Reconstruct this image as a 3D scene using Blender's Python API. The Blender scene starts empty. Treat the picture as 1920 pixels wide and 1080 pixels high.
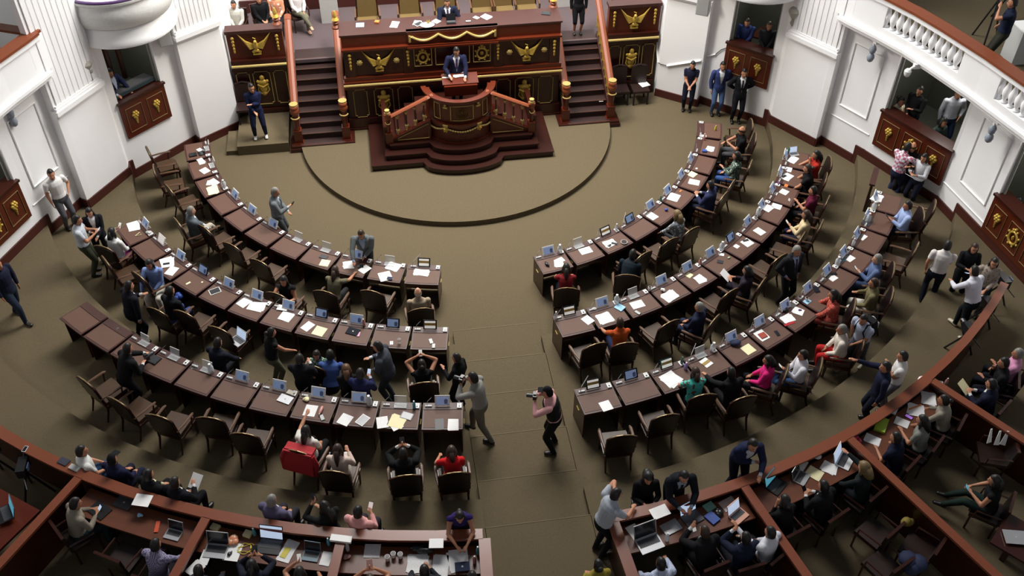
import bpy, math, random
import numpy as np
from mathutils import Vector, Matrix, Euler
random.seed(7)
R = math.radians
# ---------------------------------------------------------------- camera
CAMP = (-2.0590817, -24.2193977, 16.3540718)
PITCH, YAW, ROLL, FPX = 0.754498, 0.153441, 0.0075113, 1849.81
_fw = np.array([math.sin(YAW)*math.cos(PITCH), math.cos(YAW)*math.cos(PITCH), -math.sin(PITCH)])
_rt = np.array([math.cos(YAW), -math.sin(YAW), 0.0]); _up = np.cross(_rt, _fw)
_c, _s = math.cos(ROLL), math.sin(ROLL)
_r2 = _c*_rt + _s*_up; _u2 = -_s*_rt + _c*_up
cam = bpy.data.cameras.new('camera'); camo = bpy.data.objects.new('camera', cam)
bpy.context.scene.collection.objects.link(camo)
m = Matrix(((_r2[0], _u2[0], -_fw[0], CAMP[0]), (_r2[1], _u2[1], -_fw[1], CAMP[1]), (_r2[2], _u2[2], -_fw[2], CAMP[2]), (0, 0, 0, 1)))
camo.matrix_world = m
cam.sensor_width = 36.0; cam.lens = FPX/1920*36.0; cam.clip_end = 200
bpy.context.scene.camera = camo
# ---------------------------------------------------------------- world, light, exposure
sc = bpy.context.scene
w = bpy.data.worlds.new('world'); sc.world = w; w.use_nodes = True
w.node_tree.nodes['Background'].inputs[0].default_value = (0.80, 0.86, 1.0, 1)
w.node_tree.nodes['Background'].inputs[1].default_value = 0.11
sc.view_settings.view_transform = 'Standard'; sc.view_settings.look = 'None'
sc.view_settings.gamma = 1.0; sc.view_settings.use_curve_mapping = False
sc.view_settings.exposure = 0.0
def area(name, loc, size, size_y, power, col, target=None, shape='RECTANGLE'):
    L = bpy.data.lights.new(name, 'AREA'); L.shape = shape; L.size = size
    if shape in ('RECTANGLE', 'ELLIPSE'): L.size_y = size_y
    L.energy = power; L.color = col
    o = bpy.data.objects.new(name, L); sc.collection.objects.link(o); o.location = loc
    d = Vector(target if target else (loc[0], loc[1], 0)) - Vector(loc)
    o.rotation_euler = d.to_track_quat('-Z', 'Y').to_euler()
    return o
area('skylight', (0.5, 0.5, 19.0), 13, 9, 5600, (1.0, 0.985, 0.96), None, 'ELLIPSE')
area('chandelier_light', (0.0, -1.0, 10.0), 2.6, 2.6, 950, (1.0, 0.93, 0.82), None, 'DISK')
# ---------------------------------------------------------------- geometry helpers
def G(px, py, z=0.0):
    """point at height z that the photograph shows at pixel px, py"""
    d = _fw + (px-960)/FPX*_r2 - (py-540)/FPX*_u2
    t = (z-CAMP[2])/d[2]
    return np.array(CAMP) + t*d
def polar(r, deg, z=0.0): return Vector((r*math.sin(R(deg)), -r*math.cos(R(deg)), z))
def phi_of(p): return math.degrees(math.atan2(p[0], -p[1]))
MATS = {}
def srgb(c):
    if isinstance(c, str):
        c = [int(c[i:i+2], 16)/255 for i in (0, 2, 4)]
    return tuple(((v/12.92) if v <= 0.04045 else ((v+0.055)/1.055)**2.4) for v in c)
def mat(name, col, rough=0.6, metal=0.0, noise=0.12, scale=6.0, kind=None, col2=None, emit=0.0, alpha=1.0, bump=0.0, spec=0.5, ior=None, trans=0.0):
    if name in MATS: return MATS[name]
    M = bpy.data.materials.new(name); M.use_nodes = True; nt = M.node_tree; b = nt.nodes['Principled BSDF']
    c = srgb(col); c2 = srgb(col2) if col2 else tuple(v*(1-noise) for v in c)
    tc = nt.nodes.new('ShaderNodeTexCoord')
    mix = nt.nodes.new('ShaderNodeMix'); mix.data_type = 'RGBA'
    mix.inputs['A'].default_value = (*c, 1); mix.inputs['B'].default_value = (*c2, 1)
    if kind == 'wood':
        mp = nt.nodes.new('ShaderNodeMapping'); mp.inputs['Scale'].default_value = (1.5, 9, 9)
        t = nt.nodes.new('ShaderNodeTexNoise'); t.inputs['Scale'].default_value = scale; t.inputs['Detail'].default_value = 6
        nt.links.new(tc.outputs['Object'], mp.inputs[0]); nt.links.new(mp.outputs[0], t.inputs['Vector'])
        nt.links.new(t.outputs['Fac'], mix.inputs['Factor'])
    elif kind == 'check':
        t = nt.nodes.new('ShaderNodeTexChecker'); t.inputs['Scale'].default_value = scale
        nt.links.new(tc.outputs['Object'], t.inputs['Vector']); nt.links.new(t.outputs['Fac'], mix.inputs['Factor'])
    elif kind == 'stripe':
        t = nt.nodes.new('ShaderNodeTexWave'); t.inputs['Scale'].default_value = scale; t.bands_direction = 'Z'
        nt.links.new(tc.outputs['Object'], t.inputs['Vector']); nt.links.new(t.outputs['Fac'], mix.inputs['Factor'])
    elif kind == 'blotch':
        t = nt.nodes.new('ShaderNodeTexVoronoi'); t.inputs['Scale'].default_value = scale
        rp = nt.nodes.new('ShaderNodeValToRGB'); rp.color_ramp.elements[0].position = 0.30; rp.color_ramp.elements[1].position = 0.38; rp.color_ramp.elements[0].color = (1, 1, 1, 1); rp.color_ramp.elements[1].color = (0, 0, 0, 1)
        nt.links.new(tc.outputs['Object'], t.inputs['Vector']); nt.links.new(t.outputs['Distance'], rp.inputs[0])
        nt.links.new(rp.outputs[0], mix.inputs['Factor'])
    elif kind == 'text':
        mp = nt.nodes.new('ShaderNodeMapping'); mp.inputs['Scale'].default_value = (18, 90, 1)
        t = nt.nodes.new('ShaderNodeTexNoise'); t.inputs['Scale'].default_value = 3; t.inputs['Detail'].default_value = 2
        rp = nt.nodes.new('ShaderNodeValToRGB'); rp.color_ramp.elements[0].position = 0.55; rp.color_ramp.elements[1].position = 0.6
        nt.links.new(tc.outputs['Object'], mp.inputs[0]); nt.links.new(mp.outputs[0], t.inputs['Vector'])
        nt.links.new(t.outputs['Fac'], rp.inputs[0]); nt.links.new(rp.outputs[0], mix.inputs['Factor'])
    else:
        t = nt.nodes.new('ShaderNodeTexNoise'); t.inputs['Scale'].default_value = scale; t.inputs['Detail'].default_value = 4
        nt.links.new(tc.outputs['Object'], t.inputs['Vector']); nt.links.new(t.outputs['Fac'], mix.inputs['Factor'])
    nt.links.new(mix.outputs['Result'], b.inputs['Base Color'])
    b.inputs['Roughness'].default_value = rough; b.inputs['Metallic'].default_value = metal
    b.inputs['Specular IOR Level'].default_value = spec
    if emit:
        nt.links.new(mix.outputs['Result'], b.inputs['Emission Color']); b.inputs['Emission Strength'].default_value = emit
    if trans: b.inputs['Transmission Weight'].default_value = trans
    if alpha < 1: b.inputs['Alpha'].default_value = alpha
    if bump:
        bp = nt.nodes.new('ShaderNodeBump'); bp.inputs['Strength'].default_value = bump; bp.inputs['Distance'].default_value = 0.01
        nt.links.new(t.outputs[0] if kind in (None, 'wood') else t.outputs[0], bp.inputs['Height']); nt.links.new(bp.outputs[0], b.inputs['Normal'])
    MATS[name] = M
    return M
M_CARPET = mat('olive_carpet', '665b47', 0.95, noise=0.3, scale=26, bump=0.3, spec=0.1)
M_CARPET2 = mat('grey_carpet', '5d5153', 0.95, noise=0.3, scale=30, spec=0.1)
M_WALL = mat('white_plaster', 'f7f7f8', 0.7, noise=0.05, scale=2)
M_SKIRT = mat('oxblood_skirting', '4a211b', 0.4, kind='wood', noise=0.3)
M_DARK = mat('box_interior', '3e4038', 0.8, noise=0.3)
M_WOODD = mat('dark_mahogany', '3d1a12', 0.28, kind='wood', noise=0.45, scale=4)
M_WOODV = mat('mahogany_lightened', '57210f', 0.32, kind='wood', noise=0.35, scale=4)  # mahogany lightened and reddened in colour to lift upright faces in low light
M_PLINTH = mat('mahogany_shaded', '30140e', 0.3, kind='wood', noise=0.3, scale=4)  # same mahogany, shade put into the colour so top-lit steps stay dark
M_FADED = mat('faded_gilt', '8d7148', 0.5, metal=0.3, noise=0.3, scale=30)
M_WOODR = mat('red_mahogany', '5e2412', 0.25, kind='wood', noise=0.4, scale=4)
M_RAIL = mat('polished_handrail', '83401f', 0.5, kind='wood', noise=0.25, scale=4)
M_PANEL = mat('black_walnut_panel', '38140d', 0.3, kind='wood', noise=0.35, scale=4)
M_GOLD = mat('gilt_bronze', 'd2b04e', 0.45, metal=0.35, noise=0.35, scale=30)
M_GOLD2 = mat('gilt_rope', 'd2b870', 0.45, metal=0.4, noise=0.4, scale=40)
M_DTOP = mat('desk_mahogany', '42201a', 0.5, kind='wood', noise=0.25, scale=4)
M_PAD = mat('desk_leather', '5c3e30', 0.65, noise=0.12, scale=14)
M_CHW = mat('chair_frame_wood', '3d1f16', 0.25, kind='wood', noise=0.4)
M_CHL = mat('chair_back_leather', '1d1110', 0.4, noise=0.3, scale=12)
M_CHS = mat('chair_seat_leather', '4a321c', 0.45, noise=0.4, scale=5)
M_ARM = mat('arm_rest_wood', '5a3d28', 0.45, kind='wood', noise=0.3)
M_BOXT = mat('counter_wood', '6e402c', 0.3, kind='wood', noise=0.25, scale=4)
M_WHITE = mat('white_plastic', 'e8e8e6', 0.4, noise=0.03)
M_PAPER = mat('white_paper', 'f2f2f0', 0.8, noise=0.02)
M_PRINT = mat('printed_paper', 'f0f0ee', 0.8, kind='text', col2='b8b8ba')
M_YEL = mat('cream_paper', 'efe6b8', 0.8, noise=0.03)
M_BLACK = mat('black_plastic', '17171a', 0.35, noise=0.2)
M_GREYP = mat('grey_plastic', 'b9bab8', 0.5, noise=0.08)
M_SCR = mat('tablet_screen', '7d90b4', 0.2, kind='blotch', scale=9, col2='3a4560', emit=0.35)
M_SCRB = mat('bright_screen', 'c4d6f0', 0.2, noise=0.1, scale=12, emit=0.7)
M_SCRW = mat('name_screen', 'f2efe8', 0.3, noise=0.03, emit=0.35)
M_SCRT = mat('teal_screen', '62b4cf', 0.2, noise=0.2, scale=9, emit=0.5)
M_BANDG = mat('ochre_band', 'a3833c', 0.4, noise=0.1)
M_OFF = mat('dark_screen', '22252b', 0.15, noise=0.3)
M_SILV = mat('brushed_aluminium', 'b7b8ba', 0.35, metal=0.5, noise=0.05)
M_KEYS = mat('keyboard_keys', '2b2b2e', 0.5, kind='check', scale=60, col2='55565a')
M_ACR = mat('clear_acrylic', 'dfe3e4', 0.08, alpha=0.33, noise=0.02)
M_BOT = mat('clear_bottle_plastic', 'dfe6ea', 0.12, alpha=0.62, noise=0.05)
M_HAIR = {k: mat('hair_'+k, c, 0.5, noise=0.4, scale=40) for k, c in dict(black='15120f', brown='3a271b', curly='5b3d20', grey='8c8983', white='c9c4b8', blond='7a6440').items()}
SKINS = {k: mat('skin_'+k, c, 0.55, noise=0.08, scale=9) for k, c in dict(a='c48c70', b='b57e60', c='cf9c80').items()}
M_EYE = mat('eye_dark', '1a1210', 0.3); M_LIP = mat('lips', '84463c', 0.5)
def T(loc=(0, 0, 0), rz=0.0, rx=0.0, ry=0.0, s=1.0):
    return Matrix.Translation(Vector(loc)) @ Euler((rx, ry, rz), 'XYZ').to_matrix().to_4x4() @ Matrix.Scale(s, 4)
class MB:
    def __init__(s): s.v = []; s.f = []; s.M = Matrix.Identity(4)
    def add(s, vs, fs):
        n = len(s.v); M = s.M
        s.v += [tuple(M @ Vector(v)) for v in vs]; s.f += [tuple(i+n for i in f) for f in fs]; return s
    def box(s, c, d, rz=0.0, rx=0.0, ry=0.0, tx=1.0, ty=1.0):
        A = T(c, rz, rx, ry); hx, hy, hz = d[0]/2, d[1]/2, d[2]/2
        vs = [(-hx, -hy, -hz), (hx, -hy, -hz), (hx, hy, -hz), (-hx, hy, -hz), (-hx*tx, -hy*ty, hz), (hx*tx, -hy*ty, hz), (hx*tx, hy*ty, hz), (-hx*tx, hy*ty, hz)]
        return s.add([A @ Vector(v) for v in vs], [(0, 3, 2, 1), (4, 5, 6, 7), (0, 1, 5, 4), (1, 2, 6, 5), (2, 3, 7, 6), (3, 0, 4, 7)])
    def lathe(s, prof, c=(0, 0, 0), n=14, sx=1.0, sy=1.0, A=None):
        vs = []; fs = []
        for (r, z) in prof:
            for k in range(n):
                a = 2*math.pi*k/n; vs.append((r*math.cos(a)*sx, r*math.sin(a)*sy, z))
        for i in range(len(prof)-1):
            for k in range(n):
                k2 = (k+1) % n; fs.append((i*n+k, i*n+k2, (i+1)*n+k2, (i+1)*n+k))
        fs.append(tuple(reversed(range(n)))); fs.append(tuple((len(prof)-1)*n+k for k in range(n)))
        B = A if A is not None else Matrix.Identity(4)
        return s.add([Vector(c) + (B @ Vector(v)) for v in vs], fs)
    def cyl(s, c, r, h, n=14, A=None): return s.lathe([(r, 0), (r, h)], c, n, A=A)
    def ball(s, c, rx, ry=None, rz=None, n=12, A=None):
        ry = ry or rx; rz = rz or rx; prof = []
        for i in range(7):
            a = -math.pi/2 + math.pi*i/6; prof.append((max(1e-4, math.cos(a)), math.sin(a)*rz))
        return s.lathe(prof, c, n, rx, ry, A=A)
    def tube(s, pts, rad, n=8, closed=False, cap=True):
        P = [Vector(p) for p in pts]; N = len(P); vs = []; fs = []
        up = None
        for i in range(N):
            t = (P[(i+1) % N]-P[i-1]) if closed else (P[min(i+1, N-1)]-P[max(i-1, 0)])
            t = t.normalized() if t.length > 1e-9 else Vector((0, 0, 1))
            if up is None: up = Vector((0, 0, 1)) if abs(t.z) < 0.9 else Vector((1, 0, 0))
            x = t.cross(up)
            if x.length < 1e-6: x = t.orthogonal()
            x.normalize(); y = x.cross(t); up = y
            r = rad[i] if isinstance(rad, list) else rad
            rx, ry = (r if isinstance(r, tuple) else (r, r))
            for k in range(n):
                a = 2*math.pi*k/n; vs.append(P[i] + x*(rx*math.cos(a)) + y*(ry*math.sin(a)))
        for i in range(N if closed else N-1):
            j = (i+1) % N
            for k in range(n):
                k2 = (k+1) % n; fs.append((i*n+k, i*n+k2, j*n+k2, j*n+k))
        if not closed and cap:
            fs.append(tuple(reversed(range(n)))); fs.append(tuple((N-1)*n+k for k in range(n)))
        return s.add(vs, fs)
    def prism(s, poly, z0, z1):
        n = len(poly); vs = [(x, y, z0) for x, y in poly] + [(x, y, z1) for x, y in poly]
        fs = [tuple(reversed(range(n))), tuple(range(n, 2*n))] + [(i, (i+1) % n, n+(i+1) % n, n+i) for i in range(n)]
        return s.add(vs, fs)
    def arcbox(s, r0, r1, a0, a1, z0, z1, n=None, c=(0, 0), z1b=None):
        """annular sector solid, angles in degrees from -Y axis"""
        n = n or max(2, int(abs(a1-a0)/2.5)); vs = []
        zb = z1 if z1b is None else z1b
        for i in range(n+1):
            a = R(a0+(a1-a0)*i/n); sn, cs = math.sin(a), -math.cos(a)
            vs += [(c[0]+r0*sn, c[1]+r0*cs, z0), (c[0]+r1*sn, c[1]+r1*cs, z0), (c[0]+r1*sn, c[1]+r1*cs, zb), (c[0]+r0*sn, c[1]+r0*cs, z1)]
        fs = [(0, 1, 2, 3), tuple(4*n+k for k in (3, 2, 1, 0))]
        for i in range(n):
            for k in range(4):
                k2 = (k+1) % 4; fs.append((4*i+k, 4*i+4+k, 4*i+4+k2, 4*i+k2))
        return s.add(vs, fs)
    def mesh(s, name, mt, smooth=False):
        me = bpy.data.meshes.new(name); me.from_pydata(s.v, [], s.f); me.materials.append(mt)
        if smooth:
            me.polygons.foreach_set('use_smooth', [True]*len(me.polygons))
        me.update(); return me
    def build(s, name, mt, parent=None, smooth=False):
        o = bpy.data.objects.new(name, s.mesh(name, mt, smooth)); sc.collection.objects.link(o)
        if smooth and smooth != 'all':
            try: o.data.set_sharp_from_angle(angle=R(38))
            except Exception: pass
        if parent: o.parent = parent
        return o
THINGS = []
def tag(o, label, cat, group=None, kind=None):
    o['label'] = label; o['category'] = cat
    if group: o['group'] = group
    if kind: o['kind'] = kind
    THINGS.append(o); return o
def thing(name, label, cat, loc=(0, 0, 0), rz=0.0, group=None):
    o = bpy.data.objects.new(name, None); sc.collection.objects.link(o); o.location = Vector(loc); o.rotation_euler = (0, 0, rz)
    o.empty_display_size = 0.1
    return tag(o, label, cat, group)
def struct(name, mb, mt, smooth=False, parent=None):
    o = mb.build(name, mt, parent, smooth); o['kind'] = 'structure'; return o
KIDS = {}
def kid(o, parent): KIDS.setdefault(parent.name, []).append(o); return o
def dup(root, loc, rz, label, group=None, rx=0.0):
    r = root.copy(); sc.collection.objects.link(r); r.location = Vector(loc); r.rotation_euler = (rx, 0, rz); r['label'] = label
    if group: r['group'] = group
    THINGS.append(r)
    def rec(a, b):
        for ch in list(a.children):
            c = ch.copy(); sc.collection.objects.link(c); c.parent = b; rec(ch, c)
    rec(root, r); return r
class Proto:
    """first use makes the thing, later uses copy it with its parts"""
    def __init__(s, make): s.make = make; s.root = None
    def put(s, loc, rz, label, group=None, rx=0.0):
        if s.root is None:
            s.root = s.make(); s.root.location = Vector(loc); s.root.rotation_euler = (rx, 0, rz); s.root['label'] = label
            if group: s.root['group'] = group
            THINGS.append(s.root); return s.root
        return dup(s.root, loc, rz, label, group, rx)
def root(name, cat):
    o = bpy.data.objects.new(name, None); sc.collection.objects.link(o); o['category'] = cat; o.empty_display_size = 0.1; return o
# ================================================================ THE SHELL: floor, tiers, walls
def sector_tier(name, r0, r1, z0, z1, xin=0.97):
    for sgn in (-1, 1):
        mb = MB(); n = 46; amax = 112.0; vs = []
        for i in range(n+1):
            t = i/n
            a0 = math.degrees(math.asin(xin/r0)); a1 = math.degrees(math.asin(xin/r1))
            A0 = R(a0+(amax-a0)*t)*sgn; A1 = R(a1+(amax-a1)*t)*sgn
            p0 = (r0*math.sin(A0), -r0*math.cos(A0)); p1 = (r1*math.sin(A1), -r1*math.cos(A1))
            vs += [(*p0, z0), (*p1, z0), (*p1, z1), (*p0, z1)]
        fs = [(0, 1, 2, 3), tuple(4*n+k for k in (3, 2, 1, 0))]
        for i in range(n):
            for k in range(4):
                k2 = (k+1) % 4; fs.append((4*i+k, 4*i+4+k, 4*i+4+k2, 4*i+k2))
        mb.add(vs, fs); struct(name, mb, M_CARPET)
struct('floor', MB().box((0, -4, -0.1), (40, 44, 0.2)), M_CARPET)
sector_tier('floor', 9.05, 26, 0.0, 0.32); sector_tier('floor', 11.25, 26, 0.32, 0.64); sector_tier('floor', 13.65, 26, 0.64, 0.96)
mb = MB(); ys = [8.43, 9.56, 10.70, 11.90, 13.10, 14.24]
for i, y in enumerate(ys):
    mb.box((0, -(y+26)/2, 0.16*i+0.08), (1.96, 26-y, 0.16))
struct('floor', mb, M_CARPET)
mb = MB()
for i, y in enumerate(ys): mb.tube([(-0.97, -y, 0.16*(i+1)-0.004), (0.97, -y, 0.16*(i+1)-0.004)], 0.012, n=6)
struct('trim_1', mb, mat('carpet_nosing', '7d7156', 0.9, noise=0.2))
# dais disc
mb = MB(); pts = []
for i in range(61):
    a = R(-104+208*i/60); pts.append((4.47*math.sin(a), -0.07-4.47*math.cos(a)))
mb.prism(pts, 0.0, 0.15)
tag(mb.build('speaking_dais', M_CARPET), 'low round carpeted dais step in front of the wooden tribune', 'platform')
mb = MB(); mb.box((-5.5, 0.28, 0.15), (1.42, 1.66, 0.30)); 
pl = tag(mb.build('carpeted_platform', M_CARPET), 'small olive carpeted platform under the sign interpreter', 'platform')
mb = MB(); mb.box((-6.37, 0.0, 0.07), (0.32, 1.0, 0.14)); mb.build('side_step', M_CARPET, pl)
# ---- walls: plan points (right side; mirrored for the left)
WZ = 11.0
A0, A, B, C, D, E_, F, Gp, H, J, K, L_ = (6.12, 5.0), (6.22, 0.87), (7.27, 0.10), (7.42, 0.30), (9.00, -1.22), (8.97, -1.48), (9.82, -2.80), (10.02, -2.66), (10.70, -3.90), (11.73, -6.12), (12.22, -10.3), (12.4, -13.5)
PTS = [A0, A, B, C, D, E_, F, Gp, H, J, K, L_]
def seg_frame(a, b, sgn):
    a = Vector((a[0]*sgn, a[1], 0)); b = Vector((b[0]*sgn, b[1], 0)); d = (b-a); Ln = d.length; d.normalize()
    nrm = Vector((-d.y, d.x, 0)) * (1 if sgn > 0 else -1)   # points out of the hall
    return a, d, nrm, Ln
def wall_piece(mb, a, d, nrm, s0, s1, z0, z1, th=0.18):
    p = [a+d*s0, a+d*s1, a+d*s1+nrm*th, a+d*s0+nrm*th]
    mb.prism([(q.x, q.y) for q in p], z0, z1)
OPEN = {(3, 4): (0.62, 1.97, 2.22, 3.95), (8, 9): (0.22, 2.36, 2.22, 3.95), (9, 10): (1.75, 3.65, 2.22, 3.95)}
SIDE = {1: 'right', -1: 'left'}
for sgn in (1, -1):
    mb = MB()
    for i in range(len(PTS)-1):
        a, d, nr, Ln = seg_frame(PTS[i], PTS[i+1], sgn)
        WT = 4.14 if i >= 6 else WZ
        if (i, i+1) in OPEN:
            s0, s1, z0, z1 = OPEN[(i, i+1)]
            wall_piece(mb, a, d, nr, 0, s0, -0.1, WT); wall_piece(mb, a, d, nr, s1, Ln, -0.1, WT)
            wall_piece(mb, a, d, nr, s0, s1, -0.1, z0); wall_piece(mb, a, d, nr, s0, s1, z1, WT)
        else: wall_piece(mb, a, d, nr, 0, Ln, -0.1, WT)
    mb.box((17.2*sgn, -7, 5.5), (.2, 24, 11.2)); mb.box((13.6*sgn, 4.9, 5.5), (7.4, .2, 11.2))
    struct('wall_'+SIDE[sgn], mb, M_WALL)
    # dark rooms behind the openings
    for (i, j), (s0, s1, z0, z1) in OPEN.items():
        a, d, nr, Ln = seg_frame(PTS[i], PTS[j], sgn)
        mb = MB(); dep = 2.6; q = lambda s, t: a+d*s+nr*t
        def wp(s_0, s_1, t0, t1, za, zb):
            p = [q(s_0, t0), q(s_1, t0), q(s_1, t1), q(s_0, t1)]; mb.prism([(v.x, v.y) for v in p], za, zb)
        e = 0.5
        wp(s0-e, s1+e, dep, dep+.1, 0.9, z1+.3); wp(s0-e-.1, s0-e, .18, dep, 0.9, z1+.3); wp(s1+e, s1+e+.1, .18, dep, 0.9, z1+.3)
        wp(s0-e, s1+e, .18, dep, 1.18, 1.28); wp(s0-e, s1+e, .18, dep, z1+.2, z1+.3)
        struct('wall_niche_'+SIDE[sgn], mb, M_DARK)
        lp = bpy.data.lights.new('box_ceiling_lamp', 'POINT'); lp.energy = 70; lp.shadow_soft_size = .25; lp.color = (1, .95, .88); lo = bpy.data.objects.new('box_ceiling_lamp', lp); sc.collection.objects.link(lo); lo.location = q((s0+s1)/2, 1.3)+Vector((0, 0, z1-.05))
    # baseboards
    mb = MB()
    for i in range(1, len(PTS)-1):
        a, d, nr, Ln = seg_frame(PTS[i], PTS[i+1], sgn); n = max(1, int(Ln/0.12))
        def lvl(s):
            p = a+d*s; r = math.hypot(p.x, p.y)
            return 0.0 if r < 9.05 else (0.32 if r < 11.25 else (0.64 if r < 13.65 else 0.96))
        s = 0.0; cur = lvl(0.02); st = 0.0
        for k in range(1, n+1):
            s = Ln*k/n; l2 = lvl(s-0.01)
            if l2 != cur or k == n:
                if l2 != cur: e = Ln*(k-1)/n
                else: e = Ln
                if e-st > 0.01: wall_piece(mb, a-nr*0.04, d, nr, st-(0.03), e+0.0, cur-(0.33 if cur > 0 else 0), cur+0.24, 0.05)
                st = e; 
                if l2 != cur and k == n: wall_piece(mb, a-nr*0.04, d, nr, st, Ln, l2-(0.33 if l2 > 0 else 0), l2+0.24, 0.05)
                cur = l2
    struct('baseboard_'+SIDE[sgn], mb, M_SKIRT)
# wall behind the tribune and white return walls
mb = MB(); mb.box((0, 4.75, 5.5), (12.6, 0.2, 11)); struct('wall_back', mb, M_WALL)
mb = MB(); mb.box((0, 4.6, 1.67+0.2), (12.2, 0.06, 0.4)); struct('baseboard_back', mb, M_SKIRT)
mb = MB(); mb.box((0, -27.5, 6), (30, 0.2, 13)); struct('wall_front', mb, M_WALL)
# pilaster pedestals, cornices and fluted shafts
tn = 2
def pilaster(a, b, sgn, zt, sides=0.12):
    global tn
    o, d, nr, Ln = seg_frame(a, b, sgn)
    mb = MB()
    def wp(s0, s1, t, z0, z1): 
        p = [o+d*s0-nr*t, o+d*s1-nr*t, o+d*s1+nr*.1, o+d*s0+nr*.1]; mb.prism([(v.x, v.y) for v in p], z0, z1)
    wp(0.02, Ln-0.02, 0.06, zt-0.30, zt-0.24); wp(-0.03, Ln+0.03, 0.10, zt-0.24, zt-0.12); wp(0.0, Ln, 0.07, zt-0.12, zt-0.05); wp(0.03, Ln-0.03, 0.05, zt-0.05, zt)
    n = 9; w_ = (Ln-0.16)/n
    for k in range(n):
        s0 = 0.08+w_*k; wp(s0+0.015, s0+w_-0.015, 0.03, zt, WZ-1)
    struct('trim_%d' % tn, mb, M_WALL); tn += 1
for sgn in (1, -1):
    pilaster(A, B, sgn, 3.55); pilaster(E_, F, sgn, 3.35)
    # raised rectangular panel moulding
    for (a, b, s0, s1, z0, z1) in ((Gp, H, 0.3, 1.2, 1.75, 3.6), (J, K, 0.5, 1.5, 1.75, 3.6)):
        o, d, nr, Ln = seg_frame(a, b, sgn); s1 = min(s1, Ln-0.12); mb = MB()
        q = lambda s, z: o+d*s-nr*0.015+Vector((0, 0, z))
        for (p0, p1) in ((q(s0, z0), q(s1, z0)), (q(s1, z0), q(s1, z1)), (q(s1, z1), q(s0, z1)), (q(s0, z1), q(s0, z0))): mb.tube([p0, p1], 0.022, n=6)
        mb.tube([q(0.0, 1.35), q(Ln, 1.35)], 0.014, n=6)
        struct('trim_%d' % tn, mb, M_WALL); tn += 1
# ---- theatre box fronts in the wall openings
def ornament(mb, c, d, nr, s=1.0):
    """gilt flower and drop"""
    up = Vector((0, 0, 1))
    for k in range(6):
        a = k*math.pi/3; mb.ball(c+d*(0.055*s*math.cos(a))+up*(0.055*s*math.sin(a)+0.07*s)-nr*0.02, 0.036*s, n=8)
    mb.ball(c+up*0.07*s-nr*0.035, 0.035*s, n=8)
    for k, r in enumerate((0.036, 0.028, 0.02)): mb.ball(c-up*(0.03+0.05*k)*s-nr*0.015, r*s, r*0.7*s, 0.035*s, n=8)
def cartouche(mb, c, d, nr, s=1.0):
    up = Vector((0, 0, 1)); pts = [c+d*(0.13*s*math.cos(a))+up*(0.15*s*math.sin(a))-nr*0.02 for a in [2*math.pi*k/20 for k in range(20)]]
    mb.tube(pts, 0.028*s, n=6, closed=True)
    for k in range(8):
        a = 2*math.pi*k/8+0.39; mb.ball(c+d*(0.18*s*math.cos(a))+up*(0.20*s*math.sin(a))-nr*0.02, 0.03*s, n=8)
    mb.ball(c+up*0.22*s-nr*0.02, 0.05*s, 0.04*s, 0.04*s, n=8); mb.ball(c-nr*0.012, 0.05*s, 0.03*s, 0.06*s, n=8)
def frame_rect(mb, o, d, nr, s0, s1, z0, z1, r=0.014, off=0.03):
    q = lambda s, z: o+d*s-nr*off+Vector((0, 0, z))
    mb.tube([q(s0, z0), q(s1, z0)], r, n=6); mb.tube([q(s1, z0), q(s1, z1)], r, n=6); mb.tube([q(s1, z1), q(s0, z1)], r, n=6); mb.tube([q(s0, z1), q(s0, z0)], r, n=6)
boxlab = {(3, 1): 'two-flower wooden theatre box front beside the right tribune staircase', (3, -1): 'two-flower wooden theatre box front with sound desk, upper left wall',
          (8, 1): 'wide wooden theatre box front with gilt cartouche between flowers, right wall', (8, -1): 'wooden theatre box front cut by the left picture edge',
          (9, 1): 'wooden theatre box front with gilt cartouche at the right picture edge', (9, -1): 'wooden theatre box front on left wall nearest the gallery'}
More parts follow.
